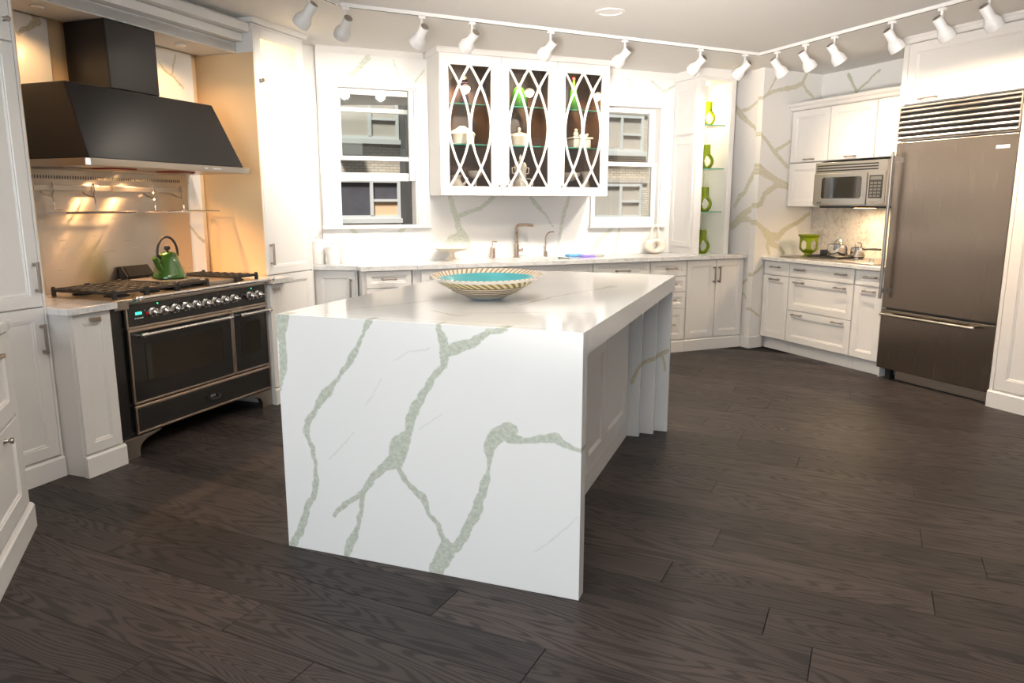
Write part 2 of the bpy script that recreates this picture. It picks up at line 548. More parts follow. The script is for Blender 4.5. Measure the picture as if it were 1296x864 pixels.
M['white_ceramic'] = plain('white_ceramic', (.82, .80, .78), .2, var=.015, Coat_Weight=.4)
M['kettle'] = plain('green_enamel', (.045, .125, .012), .10, var=.08, Coat_Weight=.6)
M['tan_ceramic'] = plain('ivory_ceramic', (.80, .72, .62), .35, var=.03)
M['dark_wood'] = None
M['lampwhite'] = plain('white_lamp_paint', (.80, .79, .78), .35, var=.01)
M['lens'] = emit('lamp_lens', (1.0, .86, .66), 6.0)
M['warm_lens'] = emit('halogen_lens', (1.0, .62, .28), 14.0)
M['pane'] = thin_glass('window_pane')
M['cabpane'] = thin_glass('cabinet_pane', (.93, .93, .92), .05)
M['shelfglass'] = thin_glass('glass_shelf', (.92, .975, .95), .10)
M['glassedge'] = plain('green_glass_edge', (.05, .35, .24), .1)
M['green_glass'] = colour_glass('green_art_glass', (.56, .70, .03), .55)
M['bottle_glass'] = colour_glass('green_bottle_glass', (.08, .42, .03), .55)
M['dark_glass'] = colour_glass('plum_bottle_glass', (.05, .03, .07), .4)
M['badge'] = plain('pale_badge', (.78, .80, .86), .25)
M['blue'] = plain('blue_cloth', (.15, .42, .75), .7)
M['purple'] = plain('purple_cloth', (.30, .22, .72), .7)
M['grey'] = plain('grey_sponge', (.45, .43, .42), .8)
M['frost'] = None


def m_darkwood():
    t = NT('espresso_wood')
    c = t.mapping(t.coord(), (8, 8, .7))
    f = t.noise(c, 3, 5, .6, .4)
    t.set(Base_Color=t.mix(f, (.035, .018, .012), (.075, .040, .027)), Roughness=.35)
    return t.m


def m_frost():
    t = NT('frosted_glass')
    d = t.n('BsdfTranslucent')
    d.inputs[0].default_value = (.86, .82, .74, 1)
    e = t.n('BsdfDiffuse')
    e.inputs[0].default_value = (.80, .76, .68, 1)
    f = t.noise(t.coord(), 30, 2)
    mx = t.n('MixShader')
    t.l(t.math('MULTIPLY_ADD', f, .1, .4), mx.inputs[0])
    t.l(d.outputs[0], mx.inputs[1])
    t.l(e.outputs[0], mx.inputs[2])
    t.l(mx.outputs[0], t.out.inputs['Surface'])
    return t.m


def m_floor():
    t = NT('fumed_oak')
    tc = t.n('TexCoord')
    oi = t.n('ObjectInfo')
    sh = t.vec('SCALE', (37., 19., 53.), scale=oi.outputs['Random'])
    p = t.vec('ADD', tc.outputs['Object'], sh)
    # broad flowing field whose contour lines are the cathedral grain
    a = t.noise(t.mapping(p, (.60, 6.0, 1)), 1.0, 2, .5, .35)
    rings = t.math('FRACT', t.math('MULTIPLY', a, 30.))
    tri = t.math('ABSOLUTE', t.math('MULTIPLY_ADD', rings, 2., -1.))
    fine = t.noise(t.mapping(p, (2.2, 130., 1)), 1.0, 3, .6)
    blot = t.noise(t.mapping(p, (1.2, 5., 1)), 1.0, 3, .5)
    g = t.math('MULTIPLY_ADD', fine, .45, t.math('MULTIPLY', t.smooth(tri, .25, .95), .55))
    base = t.mix(blot, (.030, .0255, .0245), (.062, .053, .0505))
    col = t.mix(t.math('MULTIPLY', t.smooth(g, .30, .72), .85), base, (.019, .0165, .017))
    light = t.smooth(fine, .60, .78)
    col = t.mix(t.math('MULTIPLY', light, .55), col, (.135, .100, .088))
    tint = t.mix(oi.outputs['Random'], (.62, .60, .61), (1.34, 1.22, 1.16))
    mul = t.n('Mix', data_type='RGBA', blend_type='MULTIPLY')
    mul.inputs[0].default_value = 1.0
    t.l(col, mul.inputs[6])
    t.l(tint, mul.inputs[7])
    t.set(Base_Color=mul.outputs[2], Roughness=t.math('MULTIPLY_ADD', g, .16, .40), Specular_IOR_Level=.28)
    t.bump(g, .12, .002)
    return t.m


def m_carrara(name, base, dark, scale=9., amt=.5):
    t = NT(name)
    c = t.coord()
    a = t.noise(c, scale, 6, .65, .6)
    b = t.noise(c, scale * 5, 4, .6)
    f = t.math('MULTIPLY_ADD', b, .4, t.math('MULTIPLY', a, .6))
    t.set(Base_Color=t.mix(t.math('MULTIPLY', t.smooth(f, .45, .66), amt), base, dark), Roughness=.12)
    return t.m


def m_brick():
    t = NT('buff_brick')
    c = t.coord()
    sep = t.n('SeparateXYZ')
    t.l(c, sep.inputs[0])
    cmb = t.n('CombineXYZ')
    t.l(sep.outputs[0], cmb.inputs[0])
    t.l(sep.outputs[2], cmb.inputs[1])
    br = t.n('TexBrick')
    br.inputs['Scale'].default_value = 1.9
    br.inputs['Brick Width'].default_value = .21
    br.inputs['Row Height'].default_value = .072
    br.inputs['Mortar Size'].default_value = .008
    br.inputs['Color1'].default_value = (.44, .375, .30, 1)
    br.inputs['Color2'].default_value = (.36, .31, .25, 1)
    br.inputs['Mortar'].default_value = (.20, .18, .155, 1)
    t.l(cmb.outputs[0], br.inputs[0])
    t.set(Base_Color=br.outputs[0], Roughness=.85)
    return t.m


def m_bowl():
    t = NT('painted_bowl_glaze')
    sep = t.n('SeparateXYZ')
    c = t.coord()
    t.l(c, sep.inputs[0])
    x, y, z = sep.outputs
    r = t.math('SQRT', t.math('ADD', t.math('MULTIPLY', x, x), t.math('MULTIPLY', y, y)))
    ang = t.math('ARCTAN2', y, x)
    geo = t.n('NewGeometry')
    nz = t.n('SeparateXYZ')
    tr = t.n('VectorTransform', vector_type='NORMAL', convert_from='WORLD', convert_to='OBJECT')
    t.l(geo.outputs['Normal'], tr.inputs[0])
    t.l(tr.outputs[0], nz.inputs[0])
    inside = t.math('GREATER_THAN', nz.outputs[2], .0)
    # inside: turquoise well, rim band of slanting gold and ivory strokes
    sw = t.math('SINE', t.math('MULTIPLY_ADD', r, 150., t.math('MULTIPLY', ang, 60.)))
    sw2 = t.noise(t.mapping(c, (1, 1, 1)), 40, 2)
    rim = t.mix(t.smooth(sw, .1, .7), (.80, .72, .58), (.42, .22, .08))
    tq = t.mix(t.noise(c, 9, 3), (.02, .36, .36), (.10, .50, .58))
    ins = t.mix(t.smooth(r, .216, .220), tq, rim)
    # outside: pale foot, fine brown rings, gold plait, ivory lip
    ring = t.math('SINE', t.math('MULTIPLY', z, 620.))
    rings = t.mix(t.smooth(ring, -.2, .5), (.72, .62, .46), (.12, .06, .03))
    pl = t.math('SINE', t.math('MULTIPLY_ADD', ang, 44., t.math('MULTIPLY', z, 300.)))
    plait = t.mix(t.smooth(pl, -.3, .4), (.70, .60, .32), (.22, .15, .04))
    out = t.mix(t.smooth(z, .0125, .015), (.62, .68, .70), rings)
    out = t.mix(t.smooth(z, .064, .066), out, plait)
    out = t.mix(t.smooth(z, .088, .091), out, (.80, .78, .72))
    t.set(Base_Color=t.mix(inside, out, ins), Roughness=.14, Coat_Weight=.5)
    return t.m


M['dark_wood'] = m_darkwood()
M['frost'] = m_frost()
M['floor'] = m_floor()
M['carrara'] = m_carrara('grey_marble_worktop', (.74, .74, .735), (.40, .40, .40), 11, .55)
M['granite'] = m_carrara('mottled_stone_backsplash', (.70, .67, .63), (.33, .29, .26), 9, .7)
M['brick'] = m_brick()
M['bowl'] = m_bowl()
M['ceil_dark'] = plain('dark_render', (.035, .034, .033), .8)
M['winframe'] = plain('white_aluminium', (.36, .37, .37), .5)
M['blind'] = plain('drawn_blind', (.30, .27, .24), .7, var=.1)
M['tanblind'] = plain('tan_blind', (.46, .31, .19), .7, var=.05)
M['darkpane'] = plain('dark_window', (.06, .06, .07), .15, var=.2)
M['acgrey'] = plain('grey_metal_case', (.12, .12, .115), .5)
V_W = (.52, .55, .46)
M['q_back'] = quartz('quartz_sink_wall', VEIN_BACK, [], 'xz', vein=(.60, .635, .56), base=(.82, .815, .805))
M['q_rf'] = quartz('quartz_corner_wall', VEIN_RIGHT_FRONT, [], 'xz', vein=(.60, .575, .46), base=(.80, .785, .765))
M['q_rs'] = quartz('quartz_wall_end', VEIN_RIGHT_SIDE, [], 'yz', vein=(.60, .58, .47), base=(.80, .785, .765))
M['q_fb'] = quartz('quartz_refrigerator_wall', VEIN_FBACK, [], 'xz', vein=(.50, .54, .44))
M['q_rg'] = quartz('quartz_cooker_wall', VEIN_RANGE, [], 'xz', vein=(.55, .52, .42))

# ------------------------------------------------------------------ setting
fl = MB().box(-6, 6, -4.5, 9.5, -.10, -.016)
floor = struct('floor', FW, fl, plain('floor_screed', (.02, .017, .015), .8))
FP = Matrix.Rotation(math.radians(90 - 116), 4, 'Z')      # plank direction
PW, V0, PL = .1857, 1.545, 1.83
JOINT = {0: -1.806, 1: -.817, 2: -1.24, -1: -1.42, 4: -.22, 5: -.60, 6: .288, 7: -.485, 9: .277, 10: -.606, 12: .272, 13: -.27, 14: -.61, 17: -.605, 23: -.38, 3: -1.9, 8: -1.35}
for k in range(-5, 30):
    v0 = V0 + PW * k
    j = JOINT.get(k, random.uniform(-.9, .9))
    lo = -3.6 - .2 * max(0, v0 - 1.6)
    hi = 2.4 + (.2 if v0 > 2 else 0) - .42 * max(0, v0 - 3.2)
    u = j - PL * math.ceil((j + 4.6) / PL)
    while u < 3.6:
        if u + PL > lo and u < hi:
            mb = MB()
            x0, x1, y0, y1 = .0010, PL - .0010, .0010, PW - .0010
            b = .001
            mb.add([(x0, y0, -.015), (x1, y0, -.015), (x1, y1, -.015), (x0, y1, -.015),
                    (x0, y0, -b), (x1, y0, -b), (x1, y1, -b), (x0, y1, -b),
                    (x0 + b, y0 + b, 0), (x1 - b, y0 + b, 0), (x1 - b, y1 - b, 0), (x0 + b, y1 - b, 0)],
                   [(3, 2, 1, 0), (8, 9, 10, 11)] + [(i, (i + 1) % 4, 4 + (i + 1) % 4, 4 + i) for i in range(4)] + [(4 + i, 4 + (i + 1) % 4, 8 + (i + 1) % 4, 8 + i) for i in range(4)])
            if 'plank_mesh' not in globals():
                plank_mesh = mb.mesh('plank', M['floor'])
            o = bpy.data.objects.new('plank', plank_mesh)
            COL.objects.link(o)
            o.parent = floor.o
            o.matrix_basis = FP @ Matrix.Translation((u, v0, 0))
        u += PL

struct('ceiling', FW, MB().box(-6, 6, -2.0, 9.5, CEIL, CEIL + .12), M['ceil'])

# cooker wall
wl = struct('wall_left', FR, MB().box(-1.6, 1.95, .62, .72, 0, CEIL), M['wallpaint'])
part(wl, 'marble_panel', MB().box(-.274, .258, .585, .619, .86, 2.348), M['q_rg'], bevel=.0015)
part(wl, 'marble_panel', MB().box(.90, 1.302, .585, .619, .86, 2.348), M['q_rg'], bevel=.0015)
bk = MB()
for y, z0, z1 in ((.27, 2.35, 2.415), (.21, 2.418, 2.47), (.15, 2.473, 2.528)):
    bk.box(-.274, 1.369, y, y + .06 + (.27 - y) * .2, z0, z1)
bk.box(-.278, 1.373, .23, .25, 2.528, CEIL - .001)
bk.box(-.274, 1.369, .27, .584, 2.352, 2.41)
struct('trim_1', FR, bk, M['trimwhite'], bevel=.002, label='stepped white bulkhead of three boards above the black range hood')

# sink wall, with two window openings
W1 = (-2.915, -2.27, 1.192, 2.282)
W2 = (-.60, .135, 1.17, 2.262)
wb = MB()
xs = [-3.06, W1[0], W1[1], W2[0], W2[1], .80]
wb.box(xs[0], xs[1], .5, .64, 0, CEIL)
wb.box(xs[2], xs[3], .5, .64, 0, CEIL)
wb.box(xs[4], xs[5], .5, .64, 0, CEIL)
for a, b, w in ((xs[1], xs[2], W1), (xs[3], xs[4], W2)):
    wb.box(a, b, .5, .64, 0, w[2])
    wb.box(a, b, .5, .64, w[3], CEIL)
wback = struct('wall_back', FB, wb, M['q_back'])
struct('wall_corner', FB, MB().box(-3.62, -3.061, .53, .64, 0, CEIL), M['q_back'])
# end of the wall and the marble wall beside it
struct('wall_end', FB, MB().box(.80, .8105, -.1083, .64, 0, CEIL), M['q_rs'])
struct('wall_right', FC, MB().box(0, .86, 0, .06, 0, CEIL), M['q_rf'])
struct('wall_refrigerator', FF, MB().box(-1.50, 2.6, .59, .70, 0, CEIL), M['q_fb'])
struct('baseboard_end', FB, MB().box(.786, .80, -.122, -.004, 0, .112), M['trimwhite'], bevel=.002)
struct('baseboard_right', FC, MB().box(-.013, .16, -.014, -.001, 0, .112), M['trimwhite'], bevel=.002)
# crown mouldings
cr = MB()
prof = [(.5, 2.52), (.492, 2.52), (.485, 2.53), (.47, 2.55), (.466, CEIL - .001), (.5, CEIL - .001)]
cr.prism(prof, -3.06, -2.205, 'yz')
cr.prism(prof, -.59, .255, 'yz')
struct('trim_2', FB, cr, M['trimwhite'], label='white crown moulding along the top of the sink wall')


def handle_bar(p0, p1, out, r=.0055):
    """two turned posts and a slim bar, standing off towards -y"""
    p0, p1 = Vector(p0), Vector(p1)
    d = (p1 - p0).normalized()
    mb = MB()
    o = Vector((0, -out, 0))
    for p, s in ((p0, 1), (p1, -1)):
        mb.tube([p, p + o * .35, p + o * .6, p + o, p + o * 1.15], [.009, .006, .007, .009, .007], 10)
    mb.tube([p0 + o - d * .004, p1 + o + d * .004], r, 8)
    return mb


def square_pull(p0, p1, out=.03, r=.006):
    p0, p1 = Vector(p0), Vector(p1)
    mb = MB()
    for p in (p0, p1):
        mb.box(p.x - r * 1.3, p.x + r * 1.3, p.y - out, p.y, p.z - r * 1.2, p.z + r * 1.2)
    lo = Vector((min(p0.x, p1.x), p0.y, min(p0.z, p1.z)))
    hi = Vector((max(p0.x, p1.x), p0.y, max(p0.z, p1.z)))
    mb.box(lo.x - r, hi.x + r, lo.y - out - r, lo.y - out + r, lo.z - r * 2, hi.z + r * 2)
    return mb


def knob_mb(x, y, z, r=.013):
    rot = Matrix.Rotation(PI / 2, 3, 'X')
    return MB().lathe([(r * .9, 0), (r * .55, .006), (r * .45, .014), (r * .9, .02), (r, .025), (r * .8, .031), (0, .033)], (x, y, z), 14, rot=rot)


def front(t, kind, x0, x1, z0, z1, yf, handles=(), style='bar', panel=True, rec=.009, fr=.055):
    """door or drawer front with its handles"""
    mb = MB()
    g = .0015
    if panel:
        mb.panel(x0 + g, x1 - g, z0 + g, z1 - g, yf, .019, fr, rec)
    else:
        mb.box(x0 + g, x1 - g, yf, yf + .019, z0 + g, z1 - g)
    d = part(t, kind, mb, M['paint'])
    for h in handles:
        if h[0] == 'h':
            part(t, 'handle', handle_bar((h[1] - h[3] / 2, yf, h[2]), (h[1] + h[3] / 2, yf, h[2]), .026), M['nickel'], d, smooth=True)
        elif h[0] == 'v':
            part(t, 'handle', square_pull((h[1], yf, h[2] - h[3] / 2), (h[1], yf, h[2] + h[3] / 2)), M['nickel'], d, bevel=.0015)
        elif h[0] == 's':
            part(t, 'handle', square_pull((h[1] - .018, yf, h[2]), (h[1] + .018, yf, h[2]), .02, .006), M['nickel'], d, bevel=.0015)
        elif h[0] == 'k':
            part(t, 'knob', knob_mb(h[1], yf, h[2]), M['nickel'], d, smooth=True)
    return d


def carcass(t, x0, x1, y0, y1, z0, z1, name='body'):
    return part(t, name, MB().box(x0 + .0008, x1 - .0008, y0, y1, z0, z1), M['paint'], bevel=.0012)


def plinth(t, x0, x1, y0, y1, h=.108):
    mb = MB()
    mb.prism([(y0, 0), (y0, h - .012), (y0 + .008, h - .004), (y0 + .008, h), (y1, h), (y1, 0)], x0 + .0008, x1 - .0008, 'yz')
    return part(t, 'plinth', mb, M['paint'])


# ================================================================== COOKER WALL (frame FR)
def tall_cabinet(x0, x1, label, hx, lit=False):
    yf = .13
    t = thing('tall_cabinet', label, 'cabinet', FR, ((x0 + x1) / 2, .37, 0), None)
    if lit:
        carcass(t, x0, x1, .15, .615, 0, 2.09)
        mb = MB().box(x0 + .0008, x0 + .02, .15, .615, 2.09, 2.53).box(x1 - .02, x1 - .0008, .15, .615, 2.09, 2.53)
        mb.box(x0 + .02, x1 - .02, .597, .615, 2.09, 2.53).box(x0 + .02, x1 - .02, .15, .597, 2.512, 2.53)
        part(t, 'lit_compartment', mb, M['paint'])
    else:
        carcass(t, x0, x1, .15, .615, 0, 2.53)
    sx = (x0 - .0045, x0 + .0005) if lit else (x1 - .0005, x1 + .0045)
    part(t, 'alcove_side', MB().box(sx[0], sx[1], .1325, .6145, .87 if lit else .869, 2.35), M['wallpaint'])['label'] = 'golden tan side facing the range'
    ff = MB().box(x0 + .0008, x0 + .014, .1305, .15, .11, 2.53).box(x1 - .014, x1 - .0008, .1305, .15, .11, 2.53)
    ff.box(x0 + .014, x1 - .014, .1305, .15, 2.514, 2.53)
    part(t, 'face_frame', ff, M['paint'])
    plinth(t, x0, x1, .118, .15)
    a, b = x0 + .015, x1 - .015
    front(t, 'door', a, b, .115, .867, yf, [('v', hx, .714, .125)])
    front(t, 'door', a, b, .871, 2.088, yf, [('v', hx, 1.015, .125)])
    if not lit:
        front(t, 'door', a, b, 2.093, 2.512, yf, [('k', hx, 2.185)])
    else:
        mb = MB()
        z0, z1, fr = 2.093, 2.512, .06
        mb.box(a, a + fr, yf, yf + .019, z0, z1).box(b - fr, b, yf, yf + .019, z0, z1)
        mb.box(a + fr, b - fr, yf, yf + .019, z0, z0 + fr).box(a + fr, b - fr, yf, yf + .019, z1 - fr, z1)
        d = part(t, 'door', mb, M['paint'], bevel=.0015)
        part(t, 'frosted_pane', MB().box(a + fr, b - fr, yf + .008, yf + .012, z0 + fr, z1 - fr), M['frost'], d)
        part(t, 'knob', knob_mb(hx, yf, 2.178), M['nickel'], d, smooth=True)
        l = bpy.data.lights.new('cabinet_light', 'POINT')
        l.energy, l.color, l.shadow_soft_size = 5.5, (1, .72, .38), .04
        lo = bpy.data.objects.new('cabinet_light', l)
        COL.objects.link(lo)
        lo.parent = t.o
        lo.location = ((x0 + x1) / 2 - .16 - t.off[0], .40 - t.off[1], 2.40)
    co = MB()
    co.prism([(.118, 2.532), (.112, 2.532), (.10, 2.55), (.092, CEIL - .002), (.40, CEIL - .002), (.40, 2.532)], x0 - (.03 if lit else 0), x1 + (.028 if lit else 0), 'yz')
    part(t, 'cornice', co, M['paint'])
    return t


tall_cabinet(-.90, -.28, 'tall white pantry cabinet left of the black range, cut by the left edge', -.321)
tall_cabinet(1.375, 1.915, 'tall white cabinet with lit frosted top pane, right of the black range', 1.427, True)


def narrow_base(x0, x1, label, kx):
    t = thing('narrow_base_cabinet', label, 'cabinet', FR, ((x0 + x1) / 2, .28, 0))
    carcass(t, x0, x1, -.001, .58, 0, .832)
    plinth(t, x0 - .006, x1 - .004, -.032, -.001, .112)
    front(t, 'pull_out_front', x0 + .004, x1 - .018, .118, .830, -.021, [('s', kx, .797)], fr=.05)
    return t


narrow_base(-.274, -.036, 'slim white pull-out cabinet between tall pantry and range, left of the oven', -.153)
narrow_base(1.200, 1.372, 'slim white pull-out cabinet right of the oven, below the lit tall cabinet', 1.26)
c = MB()
c.prism([(-.318, -.056), (-.0335, -.056), (-.0335, .583), (-.277, .583), (-.277, .08), (-.318, .08)], .8345, .868, 'xy')
single('small_worktop', 'short grey marble worktop left of the range, over the slim cabinet', 'worktop', FR, (-.16, .25, .8345), c, M['carrara'], bevel=.003)
c = MB().box(1.198, 1.369, -.056, .583, .8345, .868)
c.box(1.369, 1.425, -.056, .08, .8345, .868)
single('small_worktop', 'short grey marble worktop right of the range beside the tall lit cabinet', 'worktop', FR, (1.29, .25, .8345), c, M['carrara'], bevel=.003)

# ---- the range
t = thing('range_cooker', 'black double-oven range cooker with steel trim and a row of knobs', 'cooker', FR, (.58, .3, 0))
RX0, RX1 = -.030, 1.195
b = MB().box(RX0, RX0 + .085, .02, .58, .113, .84).box(RX1 - .025, RX1, .02, .58, .113, .84)
b.box(RX0, RX1, .03, .58, .113, .84)
part(t, 'body', b, M['enamel'], bevel=.008)
for k, (s, xo) in enumerate(((1, -.024), (-1, 1.189))):
    pr = [(0, 0), (.098, 0), (.098, .035), (.103, .055), (.120, .075), (.155, .090), (.215, .102), (.26, .113), (0, .113)]
    pr = [(xo + s * a, z) for a, z in pr]
    part(t, 'foot', MB().prism(pr, .001, .035, 'xz'), M['steel'], bevel=.002)
    part(t, 'foot', MB().box(xo + (0 if s > 0 else -.06), xo + (.06 if s > 0 else 0), .50, .56, 0, .113), M['steel'])
# trim frames


def trim_frame(x0, x1, z0, z1, w=.011, y=-.004):
    return MB().box(x0, x0 + w, y, .012, z0, z1).box(x1 - w, x1, y, .012, z0, z1).box(x0 + w, x1 - w, y, .012, z0, z0 + w).box(x0 + w, x1 - w, y, .012, z1 - w, z1)


X0, X1, XM = .058, 1.188, .846
cp = part(t, 'control_panel', MB().box(X0 + .008, X1 - .008, .0, .03, .712, .838), M['enamel'], bevel=.006)
part(t, 'trim', trim_frame(X0, X1, .704, .846), M['bronze_trim'], cp, bevel=.002)
for x in (.233, .311, .391, .472, .551, .630, .708, .786, .867, 1.019, 1.096):
    rot = Matrix.Rotation(PI / 2, 3, 'X')
    kb = MB().lathe([(.0, -.002), (.027, 0), (.027, .006), (.020, .010), (.014, .012), (.014, .018), (.021, .024), (.021, .034), (.012, .042), (.009, .052), (.006, .062), (0, .064)], (x, -.001, .778), 18, rot=rot)
    part(t, 'knob', kb, M['chrome'], smooth=True)
dsp = part(t, 'clock_display', MB().box(.122, .162, -.002, .002, .776, .790), M['green_led'])
db = MB()
for i in range(5):
    db.cyl((.117 + i * .012, -.003, .757), (.117 + i * .012, .001, .757), .0032, n=8)
part(t, 'clock_button', db, M['badge'])['kind'] = 'stuff'
part(t, 'indicator_light', MB().cyl((.200, -.004, .776), (.200, .002, .776), .009, n=12), M['bright_red'])
for x, m in ((.275, 'green_led'), (.43, 'red'), (.745, 'red'), (.965, 'red'), (1.045, 'green_led')):
    part(t, 'indicator_light', MB().cyl((x, -.002, .822), (x, .002, .822), .004, n=8), M[m])
for x0, x1, wx0, wx1, hx0, hx1 in ((X0 + .004, XM, .172, .755, .115, .795), (XM + .006, X1, .936, 1.106, .886, 1.170)):
    d = MB().box(x0 + .009, x1 - .009, .0, .024, .299, .687)
    dd = part(t, 'oven_door', d, M['enamel'], bevel=.005)
    part(t, 'trim', trim_frame(x0, x1, .290, .697), M['bronze_trim'], dd, bevel=.002)
    part(t, 'oven_window', MB().box(wx0, wx1, -.0015, .002, .402, .608), M['ovenglass'], dd)
    part(t, 'window_bezel', trim_frame(wx0 - .008, wx1 + .008, .394, .616, .008, -.003), M['enamel'], dd, bevel=.001)
    h = MB()
    for hx in (hx0 + .012, hx1 - .012):
        h.tube([(hx, 0, .662), (hx, -.018, .664), (hx, -.05, .670)], [.011, .007, .012], 10)
    h.tube([(hx0 - .012, -.05, .670), (hx0, -.05, .670), (hx0 + .005, -.05, .670), (hx0 + .03, -.05, .670), (hx0 + .034, -.05, .670)], [.008, .013, .009, .013, .010], 12)
    h.tube([(hx1 + .012, -.05, .670), (hx1, -.05, .670), (hx1 - .005, -.05, .670), (hx1 - .03, -.05, .670), (hx1 - .034, -.05, .670)], [.008, .013, .009, .013, .010], 12)
    h.cyl((hx0 + .03, -.05, .670), (hx1 - .03, -.05, .670), .010, n=14)
    part(t, 'handle', h, M['chrome'], dd, smooth=True)
d = part(t, 'warming_drawer', MB().box(X0 + .014, X1 - .008, .0, .024, .133, .268), M['enamel'], bevel=.006)
part(t, 'trim', trim_frame(X0 + .006, X1, .124, .278), M['bronze_trim'], d, bevel=.002)
h = MB()
h.tube([(.595, .002, .207), (.595, -.020, .197), (.612, -.026, .190), (.64, -.026, .188), (.668, -.026, .190), (.685, -.020, .197), (.685, .002, .207)], .005, 8)
part(t, 'handle', h, M['rubber'], d, smooth=True)
part(t, 'badge', MB().box(.618, .662, -.0015, .002, .196, .212), M['acgrey'], d)
# hob
hob = MB().box(RX0 + .002, RX1 - .002, -.022, .583, .8405, .868)
part(t, 'hob_top', hob, M['steel'], bevel=.006)
part(t, 'end_block', MB().box(RX0 - .001, .055, -.034, -.0225, .818, .870), M['steel'], bevel=.003)
rail = MB()
for x in (.095, 1.165):
    rail.tube([(x, -.02, .855), (x, -.045, .866), (x, -.072, .873)], [.011, .008, .013], 10)
    for s in (-.016, .016):
        rail.lathe([(0, -.012), (.009, -.009), (.012, 0), (.009, .009), (0, .012)], (x + s, -.072, .873), 10)
rail.cyl((.105, -.072, .873), (1.155, -.072, .873), .0105, n=14)
part(t, 'front_rail', rail, M['chrome'], smooth=True)


def grate(x0, x1, y0, y1, nx, ny):
    g = MB()
    z0, z1 = .890, .905
    w = .015
    for i in range(nx + 1):
        x = x0 + (x1 - x0) * i / nx
        g.box(x - w / 2, x + w / 2, y0, y1, z0, z1)
    for j in range(ny + 1):
        y = y0 + (y1 - y0) * j / ny
        g.box(x0, x1, y - w / 2, y + w / 2, z0 + .002, z1 + .004)
    for x in (x0, x1):
        for y in (y0, y1):
            g.box(x - .009, x + .009, y - .009, y + .009, .868, .906)
            g.prism([(x - .009, .906), (x + .009, .906), (x + .002, .918), (x - .006, .916)], y - .009, y + .009, 'xz')
    return g


for x0, x1 in ((.045, .250), (.262, .470), (.482, .715), (.985, 1.165)):
    part(t, 'pan_support', grate(x0, x1, .05, .49, 3, 7), M['iron'], bevel=.0015)
for x, y, r in ((.15, .15, .052), (.15, .40, .042), (.373, .15, .042), (.373, .40, .058), (.60, .15, .045), (1.065, .15, .048), (1.065, .40, .048)):
    part(t, 'burner', MB().lathe([(r * 1.25, .868), (r * 1.25, .874), (r, .878), (r, .886), (r * .6, .889), (0, .889)], (x, y, 0), 20), M['iron'], smooth=True)
part(t, 'griddle', MB().box(.735, .965, .06, .50, .8685, .893), M['steel'], bevel=.004)
v = MB().prism([(.505, .8685), (.575, .8685), (.575, .985), (.555, .985), (.505, .925)], .55, .76, 'yz')
rv = part(t, 'vent_riser', v, M['enamel'], bevel=.003)
for i in range(11):
    a = (i + .5) / 11
    y = .505 + .05 * a
    z = .925 + .06 * a
    part(t, 'vent_slat', MB().box(.565, .745, y - .006, y - .003, z - .001, z + .004), M['iron'], rv)
single('griddle_lid', 'flat steel griddle lid under the green kettle on the range', 'lid', FR, (.62, .27, .894), MB().box(.485, .745, .12, .42, .9055, .918), M['steel'], bevel=.004)

# ---- kettle
KX, KY, KZ = .645, .27, .9185
t = thing('kettle', 'green enamel kettle with black arched handle on the range', 'kettle', FR, (KX, KY, KZ))
part(t, 'body', MB().lathe([(0, 0), (.092, 0), (.097, .004), (.097, .012), (.090, .03), (.075, .075), (.062, .112), (.055, .130), (.05, .138), (.0, .138)], (KX, KY, KZ), 36), M['kettle'], smooth=True)
lid = part(t, 'lid', MB().lathe([(.054, .139), (.05, .146), (.034, .155), (.012, .160), (0, .161)], (KX, KY, KZ), 28), M['kettle'], smooth=True)
part(t, 'lid_knob', MB().lathe([(.006, .160), (.006, .166), (.016, .172), (.0185, .182), (.015, .192), (0, .197)], (KX, KY, KZ), 18), M['iron'], lid, smooth=True)
part(t, 'spout', MB().tube([(KX - .060, KY - .01, KZ + .045), (KX - .088, KY - .015, KZ + .075), (KX - .112, KY - .02, KZ + .108), (KX - .128, KY - .022, KZ + .130)], [.026, .021, .015, .012], 14), M['kettle'], smooth=True)
pts = []
for i in range(15):
    a = math.radians(-8 + 196 * i / 14)
    pts.append((KX + .085 * cos(a) * .92, KY, KZ + .150 + .098 * sin(a)))
part(t, 'handle', MB().tube(pts, .0075, 10), M['iron'], smooth=True)
for s in (-1, 1):
    part(t, 'handle_bracket', MB().tube([(KX + s * .052, KY, KZ + .118), (KX + s * .078, KY, KZ + .140)], [.007, .010], 8), M['iron'], smooth=True)

# ---- stainless backsplash
sb = thing('steel_backsplash', 'brushed steel sheet behind the range, under the hood', 'backsplash', FR, (.61, .58, .9))
part(sb, 'sheet', MB().box(.02, 1.166, .579, .5845, .869, 1.60), M['splash_steel'])
sl = MB()
for i in range(64):
    x = .06 + i * .0165
    sl.box(x, x + .006, .577, .579, 1.500, 1.518)
part(sb, 'vent_slots', sl, M['acgrey'])['kind'] = 'stuff'

